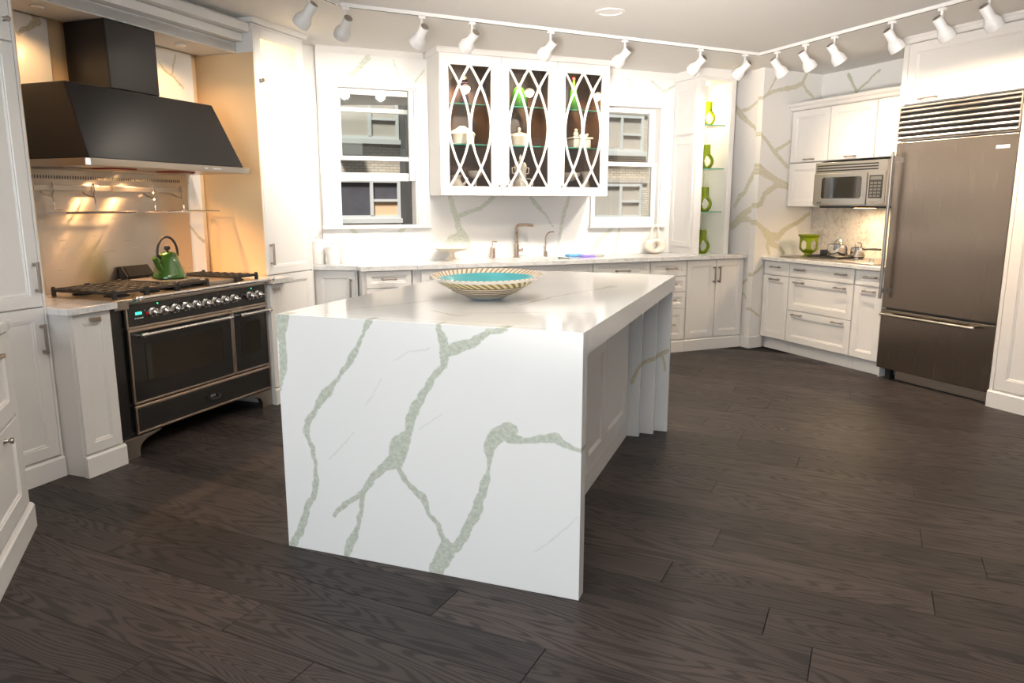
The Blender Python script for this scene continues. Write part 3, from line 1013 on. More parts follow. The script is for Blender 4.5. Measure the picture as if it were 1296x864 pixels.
# ---- rails and hanging racks
for nm, x0, x1 in (('left', .040, .526), ('right', .548, 1.09)):
    t = thing('utensil_rail', 'flat steel utensil rail under the hood, the %s one of two' % nm, 'rail', FR, ((x0 + x1) / 2, .55, 1.45), 'utensil rails')
    part(t, 'bar', MB().box(x0, x1, .545, .549, 1.436, 1.466), M['steel'], bevel=.001)
    for x in (x0 + .02, x1 - .02):
        part(t, 'bracket', MB().box(x - .012, x + .012, .549, .5788, 1.438, 1.464), M['chrome'])
for nm, hx, x0, x1 in (('left', (.145, .405), .105, .565), ('right', (.835, 1.072), .775, 1.262)):
    t = thing('hanging_rack', 'wire rack shelf hanging from the %s utensil rail by two hooks' % nm, 'rack', FR, ((x0 + x1) / 2, .46, 1.31), 'hanging wire racks')
    for x in hx:
        for s in (0,):
            h = MB()
            h.tube([(x, .552, 1.474), (x, .540, 1.476), (x, .537, 1.455), (x, .536, 1.432), (x - .012, .530, 1.412), (x - .035, .50, 1.398), (x - .04, .49, 1.38), (x - .04, .488, 1.315)], .0045, 8)
            h.tube([(x - .035, .50, 1.398), (x - .062, .53, 1.412), (x - .075, .540, 1.428)], .004, 8)
            part(t, 'hook', h, M['chrome'], smooth=True)
    f = MB().tube([(x0, .40, 1.313), (x1, .40, 1.313), (x1, .545, 1.313), (x0, .545, 1.313), (x0, .40, 1.313)], .0045, 8)
    part(t, 'frame', f, M['chrome'], smooth=True)
    for i in range(18):
        x = x0 + (x1 - x0) * (i + .5) / 18
        part(t, 'wire', MB().cyl((x, .395, 1.3185), (x, .545, 1.3185), .0022, n=6), M['chrome'])

# ---- hood
t = thing('range_hood', 'large matt black chimney hood with a steel lip over the range', 'hood', FR, (.585, .33, 1.55))
A = [(.020, .100, 1.594), (1.172, .100, 1.594), (1.172, .576, 1.594), (.020, .576, 1.594)]
B_ = [(.058, .262, 1.984), (1.104, .262, 1.984), (1.104, .576, 1.984), (.058, .576, 1.984)]
part(t, 'canopy', MB().add(A + B_, [(3, 2, 1, 0), (4, 5, 6, 7)] + [(i, (i + 1) % 4, 4 + (i + 1) % 4, 4 + i) for i in range(4)]), M['hood'], bevel=.006)
part(t, 'chimney', MB().box(.345, .688, .268, .576, 1.985, 2.349), M['hood'], bevel=.006)
lipm = MB().prism([(.012, .080), (1.205, .080), (1.205, .576), (-.004, .576), (-.004, .098)], 1.556, 1.593, 'xy')
lp = part(t, 'steel_lip', lipm, M['steel'], bevel=.002)
part(t, 'buttons', MB().box(.80, .825, .078, .081, 1.572, 1.579).box(.87, .94, .078, .081, 1.572, 1.578), M['badge'], lp)
for x in (.30, .74):
    part(t, 'filter_panel', MB().box(x - .06, x + .09, .18, .34, 1.548, 1.5555), M['red'], bevel=.001)
for x in (.06, .38, .70):
    part(t, 'grease_filter', MB().box(x + .012, x + .30, .35, .565, 1.549, 1.5555), M['steel'], bevel=.001)
for x in (.50, .735):
    lm = part(t, 'hood_lamp', MB().lathe([(.0, 1.5520), (.028, 1.5520), (.034, 1.5555), (.0, 1.5556)], (x, .46, 0), 18), M['warm_lens'])
    l = bpy.data.lights.new('hood_lamp_light', 'SPOT')
    l.energy, l.color, l.spot_size, l.spot_blend, l.shadow_soft_size = HOOD_W, (1, .52, .20), math.radians(140), .6, .02
    lo = bpy.data.objects.new('hood_lamp_light', l)
    COL.objects.link(lo)
    lo.parent = t.o
    lo.location = (x - t.off[0], .46 - t.off[1], 1.545 - t.off[2])
    lo.rotation_euler = Vector((.15, .20, -1)).to_track_quat('-Z', 'Y').to_euler()
# warm fill pucks added under the bulkhead to turn the alcove orange
for x in (.06, 1.02):
    lm = thing('alcove_fill', 'added warm fill puck under the bulkhead %s the hood chimney' % ('left of' if x < .5 else 'right of'), 'lamp', FR, (x, .40, 2.34))
    part(lm, 'puck', MB().lathe([(.03, 2.338), (.034, 2.342), (.034, 2.3505), (0, 2.3506)], (x, .40, 0), 16), M['lampwhite'])
    l = bpy.data.lights.new('alcove_fill_light', 'SPOT')
    l.energy, l.color, l.spot_size, l.spot_blend, l.shadow_soft_size = 11.0, (1, .56, .22), math.radians(140), .8, .03
    lo = bpy.data.objects.new('alcove_fill_light', l)
    COL.objects.link(lo)
    lo.parent = lm.o
    lo.location = (0, 0, -.004)

# ================================================================== ISLAND (frame FR)
IX0, IX1, IY0, IY1, IZ = -.545, 1.555, -2.652, -1.438, .95
t = thing('kitchen_island', 'large white quartz waterfall island with green-grey veins, in the middle of the room', 'island', FR, ((IX0 + IX1) / 2, (IY0 + IY1) / 2, 0))
part(t, 'worktop', MB().box(IX0 + .0605, IX1, IY0, IY1, .865, IZ), quartz('quartz_island_top', [], [[(a + 0, b, c * 1.0) for a, b, c in ln] for ln in VEIN_TOP], 'xy', ((IX0 + IX1) / 2, (IY0 + IY1) / 2, 0), vein=(.50, .50, .40), strength=2.0), bevel=.0015)
part(t, 'waterfall_panel', MB().box(IX0, IX0 + .06, IY0, IY1, 0, IZ), quartz('quartz_island_end', VEIN_ISL, VEIN_ISLTHIN, 'yz', ((IX0 + IX1) / 2, (IY0 + IY1) / 2, 0), vein=(.50, .535, .465)), bevel=.0012)
qp = quartz('quartz_fin', [[(-2.45, .33, .012), (-2.49, .43, .009), (-2.53, .45, .013), (-2.58, .475, .014), (-2.63, .50, .009)], [(-2.60, .47, .006), (-2.62, .38, .007)]], [], 'yz', ((IX0 + IX1) / 2, (IY0 + IY1) / 2, 0), vein=(.62, .57, .44))
for x, y in ((1.360, -2.500), (1.440, -2.572), (1.520, -2.642)):
    part(t, 'support_slab', MB().box(x, x + .034, y, -2.40, 0, .8645), qp, bevel=.001)
part(t, 'support_slab', MB().box(1.52, 1.554, -2.399, -1.442, 0, .8645), qp, bevel=.001)
part(t, 'cabinet_body', MB().box(IX0 + .061, 1.518, -2.398, IY1 + .03, 0, .8645), M['paint'])
for x0, x1 in ((-.43, -.03), (-.02, .36), (.365, .775), (.78, 1.335)):
    part(t, 'side_panel', MB().panel(x0, x1, .10, .715, -2.43, .03, .075), M['paint'])
part(t, 'side_rail', MB().box(IX0 + .062, 1.358, -2.43, -2.399, .716, .8645).box(IX0 + .062, 1.358, -2.43, -2.399, 0, .099), M['paint'], bevel=.001)

# ---- bowl
BX, BY = .076 + .09, -2.042 + .02
bp = [(0, 0), (.070, 0), (.082, .004), (.105, .0125), (.150, .034), (.195, .062), (.228, .085), (.250, .103), (.246, .105), (.222, .090), (.190, .067), (.145, .040), (.100, .020), (.06, .012), (0, .010)]
single('bowl', 'wide shallow glazed bowl, turquoise inside with gold rim, on the island', 'bowl', FR, (BX, BY, IZ + .0008), MB().lathe(bp, (BX, BY, IZ + .0008), 72), M['bowl'], smooth=True)
bpy.data.objects['bowl'].matrix_world = FR @ Matrix.Translation((BX, BY, IZ + .003)) @ Matrix.Rotation(math.radians(-1.5), 4, 'Y')

# ================================================================== NEAR CABINET at far left (frame FN)
t = thing('near_cabinet', 'white cabinet with marble top cut by the lower left edge', 'cabinet', FN, (-.40, -.0 - .0, 0))
carcass(t, -.90, -.05, .021, .60, 0, .868)
mb = MB()
mb.prism([(-.004, 0), (-.004, .098), (.002, .106), (.012, .112), (.021, .112), (.021, 0)], -.90, -.0, 'yz')
mb.box(-.049, 0, .021, .60, 0, .112)
part(t, 'plinth', mb, M['paint'])
front(t, 'drawer', -.60, -.09, .525, .862, .002, [('h', -.33, .80, .1)], fr=.07)
front(t, 'drawer', -.60, -.09, .13, .518, .002, [('k', -.325, .478)], fr=.07)
part(t, 'stile', MB().box(-.088, -.051, .003, .021, .13, .868), M['paint'])
single('near_worktop', 'corner of a marble worktop at the left edge, on the near white cabinet', 'worktop', FN, (-.4, .3, .869), MB().box(-.92, -.03, -.006, .60, .869, .902), M['carrara'], bevel=.003)
# ================================================================== SINK WALL (frame FB)
CT0, CT1 = .858, .892


def base_unit(fr, x0, x1, yf, label, fronts, depth=.47, zt=.857, toe=0.0, name='base_cabinet', toe_h=.11, zb=None):
    t = thing(name, label, 'cabinet', fr, ((x0 + x1) / 2, yf + depth / 2, 0))
    carcass(t, x0, x1, yf + .0195, yf + depth, toe_h if toe else 0, zb or zt)
    if zb:
        part(t, 'front_rail', MB().box(x0 + .0008, x1 - .0008, yf + .0195, yf + .06, zb, zt), M['paint'])
    if toe:
        part(t, 'plinth', MB().box(x0 + .001, x1 - .001, yf + toe, yf + depth, 0, toe_h - .001), M['paint'])
    else:
        plinth(t, x0, x1, yf - .004, yf + .019, .112)
    for f in fronts:
        front(t, *f)
    return t


h = lambda x, z, L=.10: ('h', x, z, L)
base_unit(FB, -2.860, -2.470, 0, 'white drawer cabinet left of the sink run, half hidden behind the island',
          [('drawer', -2.832, -2.474, .722, .853, 0, [h(-2.655, .79)]), ('drawer', -2.832, -2.474, .42, .716, 0, [h(-2.655, .66)]), ('drawer', -2.832, -2.474, .118, .415, 0, [h(-2.655, .36)])])
base_unit(FB, -2.465, -1.690, -.012, 'wide white cabinet behind the bowl, left of the sink cabinet',
          [('door', -2.40, -2.05, .118, .853, -.012, [('v', -2.09, .70, .13)]), ('door', -2.046, -1.694, .118, .853, -.012, [('v', -2.0, .70, .13)])])
base_unit(FB, -1.687, -.858, 0, 'white sink cabinet below the bronze taps',
          [('drawer', -1.683, -.862, .735, .853, 0, []), ('door', -1.683, -1.275, .118, .73, 0, [('v', -1.32, .63, .13)]), ('door', -1.271, -.862, .118, .73, 0, [('v', -1.225, .63, .13)])], zb=.675)
base_unit(FB, -.856, -.270, 0, 'white drawer cabinet right of the sink cabinet, under the right window',
          [('drawer', -.852, -.274, .735, .853, 0, [h(-.56, .78, .13)]), ('drawer', -.852, -.274, .43, .73, 0, [h(-.56, .67, .13)]), ('drawer', -.852, -.274, .118, .425, 0, [h(-.56, .37, .13)])])
base_unit(FB, -.268, .128, 0, 'white stack of four small drawers beside the far corner of the island',
          [('drawer', -.264, .124, .713, .853, 0, [h(-.045, .784)]), ('drawer', -.264, .124, .567, .708, 0, [h(-.045, .64)]), ('drawer', -.264, .124, .414, .562, 0, [h(-.045, .49)]), ('drawer', -.264, .124, .118, .409, 0, [h(-.045, .262)])])
base_unit(FB, .131, .785, 0, 'white two-door base cabinet with long pulls under the lit vase niche',
          [('door', .136, .457, .118, .853, 0, [('v', .432, .712, .13)]), ('door', .461, .781, .118, .853, 0, [('v', .489, .712, .13)])])
# corner cabinet, set at an angle
ang = math.atan2(.12 - .30, -2.875 + 3.22)
FK = FB @ Matrix.Translation((-3.22, .30, 0)) @ Matrix.Rotation(ang, 4, 'Z')
L = math.hypot(.345, .18)
t = thing('corner_cabinet', 'white angled corner cabinet with upright pull under the white canisters', 'cabinet', FK, (L / 2, .1, 0))
part(t, 'body', MB().prism([(.03, .0195), (L - .004, .0195), (L - .105, .20), (.03, .20)], 0, .857, 'xy'), M['paint'])
plinth(t, .03, L - .004, -.004, .019, .112)
front(t, 'door', .052, L - .018, .118, .853, 0, [('v', L - .05, .70, .16)], fr=.05)

# worktop with the sink cut-out
SX0, SX1, SY0, SY1 = -1.675, -.99, .085, .41
c = MB()
c.box(SX1, .786, -.03, .4995, CT0, CT1)
c.box(SX0, SX1, -.03, SY0, CT0, CT1).box(SX0, SX1, SY1, .4995, CT0, CT1)
c.box(-2.43, SX0, -.03, .4995, CT0, CT1)
c.prism([(-2.875, -.02), (-2.43, -.02), (-2.43, .4995), (-3.057, .4995), (-3.057, .526), (-3.30, .526), (-3.24, .285), (-2.885, .095)], CT0, CT1, 'xy')
single('long_worktop', 'long pale grey marble worktop under the windows with the sink in it', 'worktop', FB, (-1.2, .25, CT0), c, M['carrara'])
t = thing('sink', 'undermounted sink bowl in the long worktop in front of the taps', 'sink', FB, ((SX0 + SX1) / 2, .25, .68))
s = MB()
x0, x1, y0, y1 = SX0 - .004, SX1 + .004, SY0 - .004, SY1 + .004
s.add([(x0, y0, .8572), (x1, y0, .8572), (x1, y1, .8572), (x0, y1, .8572), (x0 + .02, y0 + .02, .68), (x1 - .02, y0 + .02, .68), (x1 - .02, y1 - .02, .68), (x0 + .02, y1 - .02, .68)],
      [(0, 1, 5, 4), (1, 2, 6, 5), (2, 3, 7, 6), (3, 0, 4, 7), (4, 5, 6, 7)])
part(t, 'basin', s, M['bronze_trim'])
part(t, 'drain', MB().lathe([(.045, .6815), (.04, .684), (.02, .682), (0, .682)], (-1.35, .25, 0), 18), M['steel'], smooth=True)


def tap(label, x, y, kind):
    t = thing('tap', label, 'tap', FB, (x, y, CT1))
    z = CT1 + .0004
    if kind == 'main':
        part(t, 'base', MB().lathe([(.028, z), (.028, z + .006), (.022, z + .010), (.021, z + .115), (.0, z + .117)], (x, y, 0), 18), M['faucet'], smooth=True)
        part(t, 'riser', MB().tube([(x, y, z + .11), (x, y, z + .262), (x + .004, y - .006, z + .278), (x + .018, y - .022, z + .287), (x + .06, y - .07, z + .289), (x + .09, y - .105, z + .286)], .0135, 12), M['faucet'], smooth=True)
        part(t, 'spray_head', MB().tube([(x + .088, y - .103, z + .288), (x + .105, y - .122, z + .284)], [.0155, .014], 12), M['faucet'], smooth=True)
        part(t, 'lever', MB().tube([(x + .02, y, z + .06), (x + .05, y - .01, z + .06), (x + .056, y - .012, z + .085)], [.011, .012, .006], 10), M['faucet'], smooth=True)
    else:
        part(t, 'base', MB().lathe([(.018, z), (.018, z + .045), (.013, z + .05), (0, z + .05)], (x, y, 0), 14), M['faucet'], smooth=True)
        pts = [(x, y, z + .045), (x, y, z + .16)]
        for i in range(1, 8):
            a = i / 7 * math.radians(105)
            pts.append((x + .045 * (1 - cos(a)), y - .045 * (1 - cos(a)), z + .16 + .065 * sin(a)))
        part(t, 'spout', MB().tube(pts, .006, 10), M['faucet'], smooth=True)
        part(t, 'lever', MB().tube([(x - .012, y, z + .04), (x - .02, y - .012, z + .10)], .004, 8), M['faucet'], smooth=True)
    return t


tap('tall bronze kitchen tap with square-bent spout over the sink', -1.385, .452, 'main')
tap('slim bronze water tap with curved neck, right of the tall tap', -1.098, .452, 'small')
t = thing('soap_dispenser', 'small bronze soap pump on the worktop left of the tall tap', 'dispenser', FB, (-1.615, .452, CT1))
z = CT1 + .0004
part(t, 'body', MB().lathe([(.023, z), (.023, z + .085), (.016, z + .10), (0, z + .102)], (-1.615, .452, 0), 16), M['faucet'], smooth=True)
part(t, 'pump', MB().tube([(-1.615, .452, z + .10), (-1.615, .452, z + .140), (-1.610, .446, z + .146), (-1.585, .42, z + .144)], .005, 8), M['faucet'], smooth=True)
# socket plate
t = thing('wall_socket', 'white double socket plate on the marble behind the tall tap', 'socket', FB, (-1.30, .4985, .965))
part(t, 'plate', MB().box(-1.355, -1.25, .4935, .4995, .905, 1.025), M['trimwhite'], bevel=.002)
part(t, 'outlet', MB().box(-1.335, -1.308, .492, .4934, .945, .985).box(-1.297, -1.270, .492, .4934, .945, .985), M['badge'])
# cloths
single('folded_cloth', 'blue cloth folded on the worktop right of the sink', 'cloth', FB, (-.86, .30, CT1), MB().box(-.93, -.77, .31, .40, CT1 + .0005, CT1 + .022), M['blue'], bevel=.008)
single('folded_cloth', 'purple cloth in front of the blue one, right of the sink', 'cloth', FB, (-.80, .2, CT1), MB().box(-.85, -.72, .20, .29, CT1 + .0005, CT1 + .018), M['purple'], bevel=.007)
single('sponge', 'grey sponge on the worktop beside the purple cloth', 'sponge', FB, (-.62, .25, CT1), MB().box(-.70, -.59, .26, .34, CT1 + .0005, CT1 + .020), M['grey'], bevel=.006)
# cake stand
cx, cy, z = -2.03, .345, CT1 + .0005
t = thing('cake_stand', 'ivory footed cake stand on the worktop between left window and taps', 'cake stand', FB, (cx, cy, z))
part(t, 'foot', MB().lathe([(.062, z), (.062, z + .006), (.045, z + .013), (.027, z + .03), (.022, z + .05), (.026, z + .068), (.0, z + .070)], (cx, cy, 0), 28), M['tan_ceramic'], smooth=True)
part(t, 'dish', MB().lathe([(.02, z + .068), (.06, z + .074), (.110, z + .086), (.147, z + .104), (.148, z + .109), (.143, z + .109), (.10, z + .094), (.0, z + .086)], (cx, cy, 0), 40), M['tan_ceramic'], smooth=True)
# canisters
for x, y, r, H, lab in ((-3.135, .405, .068, .175, 'white lidded canister at the back, tallest of three beside the tall cabinet'),
                        (-3.020, .330, .056, .133, 'small white lidded canister standing in front of the two taller ones'),
                        (-2.915, .418, .058, .160, 'white lidded canister at right of the group, below the left window')):
    t = thing('canister', lab, 'canister', FB, (x, y, CT1), 'white canisters')
    z = CT1 + .0005
    part(t, 'jar', MB().lathe([(r * .96, z), (r, z + .004), (r, z + H - .012), (r * .97, z + H - .008), (0, z + H - .008)], (x, y, 0), 28), M['white_ceramic'], smooth=True)
    part(t, 'lid', MB().lathe([(r * 1.03, z + H - .008), (r * 1.03, z + H + .006), (r * .9, z + H + .014), (r * .3, z + H + .018), (.012, z + H + .022), (.015, z + H + .032), (0, z + H + .036)], (x, y, 0), 28), M['white_ceramic'], smooth=True)


# ---- a slab-like vase outline with a hole in it
def ring_slab(outer, hole, y0, y1):
    """outline of n (x, z) points and a hole of n points, joined into a slab"""
    n = len(outer)
    vs = [(x, y0, z) for x, z in outer] + [(x, y0, z) for x, z in hole] + [(x, y1, z) for x, z in outer] + [(x, y1, z) for x, z in hole]
    fs = []
    for i in range(n):
        j = (i + 1) % n
        fs += [(i, j, n + j, n + i), (2 * n + j, 2 * n + i, 3 * n + i, 3 * n + j), (j, i, 2 * n + i, 2 * n + j), (n + i, n + j, 3 * n + j, 3 * n + i)]
    return MB().add(vs, fs)


vx, vy, z = .035, .40, CT1 + .0005
t = thing('wedding_vase', 'ivory two-necked vase with a hole through its round body, under the right window', 'vase', FB, (vx, vy, z))
N = 40
outer, hole = [], []
for i in range(N):
    a = 2 * PI * i / N
    outer.append((vx + .118 * cos(a), z + .070 + (.070 if sin(a) < 0 else .075) * sin(a)))
    hole.append((vx + .028 * cos(a), z + .072 + .030 * sin(a)))
part(t, 'body', ring_slab(outer, hole, vy - .038, vy + .038), M['tan_ceramic'], bevel=.02, smooth=True)
pts = [(vx - .048, vy, z + .125)]
for i in range(13):
    a = PI - PI * i / 12
    pts.append((vx + .036 * cos(a), vy, z + .225 + .035 * sin(a)))
pts.append((vx + .048, vy, z + .125))
part(t, 'neck_loop', MB().tube(pts, [.026] + [.0125] * 13 + [.026], 12), M['tan_ceramic'], smooth=True)

# ---- windows
def sash(t, name, x0, x1, z0, z1, y, st, top, bot, pane=True):
    mb = MB().box(x0, x0 + st, y, y + .035, z0, z1).box(x1 - st, x1, y, y + .035, z0, z1)
    mb.box(x0 + st, x1 - st, y, y + .035, z0, z0 + bot).box(x0 + st, x1 - st, y, y + .035, z1 - top, z1)
    o = part(t, name, mb, M['trimwhite'], bevel=.002)
    if pane:
        part(t, 'pane', MB().box(x0 + st, x1 - st, y + .015, y + .019, z0 + bot, z1 - top), M['pane'], o)
    return o


for k, W, csx0, csx1 in ((1, W1, -3.052, -2.170), (2, W2, -.622, .195)):
    x0, x1, z0, z1 = W
    cas = MB()
    cas.box(csx0, x0, .482, .4995, z0 - .0, z1 + .045)
    cas.box(x1, csx1, .482, .4995, z0 - .0, z1 + .045)
    cas.box(x0, x1, .482, .4995, z1, z1 + .045)
    w = struct('window_%d' % k, FB, cas, M['trimwhite'], bevel=.003)
    part(w, 'sill', MB().box(csx0 - .012, csx1 + .012, .462, .53, z0 - .030, z0 - .0005), M['trimwhite'], bevel=.004)
    e = .0008
    part(w, 'jamb', MB().box(x0 + e, x0 + .012, .5, .63, z0 + e, z1 - e).box(x1 - .012, x1 - e, .5, .63, z0 + e, z1 - e).box(x0 + .012, x1 - .012, .5, .63, z1 - .012, z1 - e), M['trimwhite'])
    if k == 1:
        # lower sash pushed up behind the upper one, opening below
        sash(w, 'upper_sash', x0 + .013, x1 - .013, 1.713, z1 - .013, .55, .030, .045, .032)
        sash(w, 'raised_sash', x0 + .013, x1 - .013, 1.552, 2.128, .592, .022, .034, .062)
        part(w, 'stop', MB().box(x1 - .055, x1 - .013, .515, .548, 1.552, z1 - .013), M['trimwhite'], bevel=.002)
    else:
        sash(w, 'upper_sash', x0 + .013, x1 - .013, 1.712, z1 - .013, .59, .062, .045, .036)
        sash(w, 'lower_sash', x0 + .013, x1 - .013, z0 + .001, 1.747, .55, .045, .034, .066)

# ---- building across the yard
t = thing('apartment_building', 'buff brick building with white sliding windows, seen through both windows', 'building', FB, (0, 5.2, -3.0))
part(t, 'wall', MB().box(-7, 8, 5.05, 5.5, -3, 7), M['brick'])


def far_window(x0, x1, z0, z1, xm, zr, right_m, left_m):
    f = MB()
    w = .045
    f.box(x0 - w, x1 + w, 5.0, 5.049, z1, z1 + w).box(x0 - w, x1 + w, 5.0, 5.049, z0 - w, z0).box(x0 - w, x0, 5.0, 5.049, z0, z1).box(x1, x1 + w, 5.0, 5.049, z0, z1)
    f.box(xm - w / 2, xm + w / 2, 4.995, 5.049, z0, z1).box(xm + w / 2, x1, 5.005, 5.049, zr - .018, zr + .018)
    wd = part(t, 'window', f, M['winframe'])
    part(t, 'pane', MB().box(x0, xm - w / 2, 5.03, 5.048, z0, z1), left_m, wd)
    part(t, 'pane', MB().box(xm + w / 2, x1, 5.03, 5.048, zr + .018, z1), M['blind'] if left_m is not M['darkpane'] else M['darkpane'], wd)
    part(t, 'pane', MB().box(xm + w / 2, x1, 5.03, 5.048, z0, zr - .018), right_m, wd)
    part(t, 'sill', MB().box(x0 - .1, x1 + .1, 4.95, 5.049, z0 - .11, z0 - w), M['winframe'], wd)


far_window(-2.75, -1.29, 2.30, 2.80, -1.66, 2.535, M['blind'], M['blind'])
far_window(-2.75, -1.29, 1.20, 1.66, -1.665, 1.41, M['tanblind'], M['darkpane'])
far_window(1.55, 2.80, 2.235, 2.72, 2.43, 2.465, M['blind'], M['blind'])
far_window(1.55, 2.80, 1.18, 1.64, 2.44, 1.40, M['blind'], M['blind'])
part(t, 'dark_column', MB().box(-1.235, -.80, 4.7, 5.04, -3, 7), M['ceil_dark'])
part(t, 'air_conditioner', MB().box(-2.10, -1.80, 4.86, 5.045, 2.02, 2.185), M['acgrey'], bevel=.006)
part(t, 'lintel', MB().box(1.35, 2.95, 5.02, 5.049, 2.78, 2.86).box(1.35, 2.95, 5.02, 5.049, 1.70, 1.76), M['blind'])

# ---- glass-fronted wall cabinet
GX0, GX1, GZ0, GZ1, GY = -2.165, -.632, 1.430, 2.522, .17
t = thing('glass_cabinet', 'white wall cabinet with three lattice glass doors and dark inside, over the taps', 'cabinet', FB, ((GX0 + GX1) / 2, .35, GZ0))
s = MB().box(GX0, GX0 + .019, GY + .0195, .4990, GZ0, GZ1).box(GX1 - .019, GX1, GY + .0195, .4990, GZ0, GZ1)
s.box(GX0 + .019, GX1 - .019, GY + .0195, .4990, GZ0, GZ0 + .019).box(GX0 + .019, GX1 - .019, GY + .0195, .4990, GZ1 - .019, GZ1)
part(t, 'case', s, M['paint'], bevel=.001)
xa, xb = GX0 + .02, GX1 - .02
s = MB().box(xa, xb, .480, .4985, GZ0 + .020, GZ1 - .020).box(xa, xa + .006, GY + .03, .479, GZ0 + .020, GZ1 - .020).box(xb - .006, xb, GY + .03, .479, GZ0 + .020, GZ1 - .020)
s.box(xa + .007, xb - .007, GY + .03, .479, GZ0 + .0195, GZ0 + .0245).box(xa + .007, xb - .007, GY + .03, .479, GZ1 - .025, GZ1 - .020)
part(t, 'dark_lining', s, M['dark_wood'])
for xx in (-1.644, -1.134):
    part(t, 'divider', MB().box(xx - .008, xx + .008, GY + .03, .479, GZ0 + .025, GZ1 - .026), M['dark_wood'])
for zz in (2.158, 1.842):
    part(t, 'glass_shelf', MB().box(xa + .008, xb - .008, GY + .06, .478, zz - .008, zz), M['shelfglass'])
    part(t, 'shelf_edge', MB().box(xa + .008, xb - .008, GY + .0585, GY + .0598, zz - .008, zz), M['glassedge'])
DOORS = ((GX0, -1.6445, -2.092, -1.728, 'R'), (-1.6435, -1.1345, -1.575, -1.214, 'L'), (-1.1335, GX1, -1.061, -.706, 'L'))
for x0, x1, gx0, gx1, kd in DOORS:
    gz0, gz1 = 1.503, 2.442
    mb = MB()
    mb.box(x0 + .0015, gx0, GY, GY + .019, GZ0 + .001, GZ1 - .001).box(gx1, x1 - .0015, GY, GY + .019, GZ0 + .001, GZ1 - .001)
    mb.box(gx0, gx1, GY, GY + .019, GZ0 + .001, gz0).box(gx0, gx1, GY, GY + .019, gz1, GZ1 - .001)
    d = part(t, 'door', mb, M['paint'], bevel=.001)
    part(t, 'pane', MB().box(gx0, gx1, GY + .0135, GY + .0165, gz0, gz1), M['cabpane'], d)
    half = (gx1 - gx0) / 2
    mid = (gx0 + gx1) / 2
    for xs_, sg in ((gx0 + .004, 1), (mid + .004, 1), (mid - .004, -1), (gx1 - .004, -1)):
        pl = []
        for i in range(25):
            q = -1 + 2 * i / 24
            pl.append((xs_ + sg * (half - .008) * (1 - abs(q) ** 1.85), (gz0 + gz1) / 2 + q * (gz1 - gz0) / 2))
        part(t, 'lattice_bar', MB().ribbon(pl, .016, GY + .001, GY + .013), M['paint'], d)
    kx = x1 - .026 if kd == 'R' else x0 + .042 if x0 < -1.3 else x0 + .035
    part(t, 'knob', knob_mb(kx, GY, 1.508, .011), M['chrome'], d, smooth=True)
for cx_ in (-1.905, -1.39, -.885):
    part(t, 'puck_light', MB().lathe([(.026, GZ1 - .036), (.03, GZ1 - .030), (.03, GZ1 - .0255), (0, GZ1 - .0254)], (cx_, .30, 0), 14), M['lampwhite'])
    l = bpy.data.lights.new('puck_light_lamp', 'SPOT')
    l.energy, l.color, l.spot_size, l.spot_blend, l.shadow_soft_size = 55, (1, .66, .34), math.radians(120), .6, .02
    lo = bpy.data.objects.new('puck_light_lamp', l)
    COL.objects.link(lo)
    lo.parent = t.o
    lo.location = (cx_ - .03 - t.off[0], .235 - t.off[1], GZ1 - .045 - t.off[2])
cn = MB()
e2 = [(GY - .002, GZ1 + .0005), (GY - .012, GZ1 + .004), (GY - .022, CEIL - .012), (GY - .028, CEIL - .001), (.498, CEIL - .001), (.498, GZ1 + .0005)]
cn.prism(e2, GX0 - .025, GX1 + .025, 'yz')
part(t, 'cornice', cn, M['paint'])

# contents
SH0, SH1, SH2 = GZ0 + .0250, 1.8425, 2.1585


def item(name, label, cat, x, y, z, parts, group=None):
    t = thing(name, label, cat, FB, (x, y, z), group)
    for nm, mb, mat, kw in parts:
        part(t, nm, mb, mat, **kw)
    return t


S = dict(smooth=True)


def ov(prof, x, y, z, sx=1, sy=1, n=28):
    return MB().lathe([(r, z + q) for r, q in prof], (x, y, 0), n, sx, sy)


GG = 'items on the glass shelves'
x, y, z = -1.925, .33, SH1 + .0005
item('tureen', 'large oval cream tureen on the middle shelf behind the left lattice door', 'tureen', x, y, z, [
    ('bowl', ov([(.085, 0), (.092, .004), (.098, .07), (.105, .078), (.105, .084), (0, .084)], x, y, z, 1.08, .8), M['ceramic'], S),
    ('lid', ov([(.104, .0845), (.098, .095), (.07, .115), (.045, .128), (.028, .145), (0, .150)], x, y, z, 1.08, .8), M['ceramic'], S)], GG)
x = -1.415
item('tureen', 'round cream tureen with knob lid on the middle shelf of the centre lattice door', 'tureen', x, y, z, [
    ('bowl', ov([(.075, 0), (.078, .004), (.083, .07), (.088, .078), (.0, .078)], x, y, z), M['ceramic'], S),
    ('lid', ov([(.088, .0785), (.085, .09), (.06, .108), (.02, .115), (.012, .118), (.010, .128), (.017, .14), (.014, .152), (0, .158)], x, y, z), M['ceramic'], S)], GG)
x = -.835
lid = MB().box(x - .098, x + .098, y - .075, y + .075, z + .0765, z + .092)
lid.lathe([(.012, z + .092), (.018, z + .10), (.024, z + .125), (.014, z + .138), (.012, z + .146), (.018, z + .158), (0, z + .172)], (x - .035, y, 0), 16)
lid.tube([(x + .01, y, z + .092), (x + .03, y, z + .115), (x + .06, y, z + .105), (x + .085, y, z + .125)], [.025, .018, .016, .01], 10)
item('tureen', 'square cream tureen with figure lid on the middle shelf of the right lattice door', 'tureen', x, y, z, [
    ('bowl', MB().box(x - .085, x + .085, y - .065, y + .065, z, z + .076), M['ceramic'], dict(bevel=.012)),
    ('lid', lid, M['ceramic'], dict(bevel=.003, smooth=True))], GG)
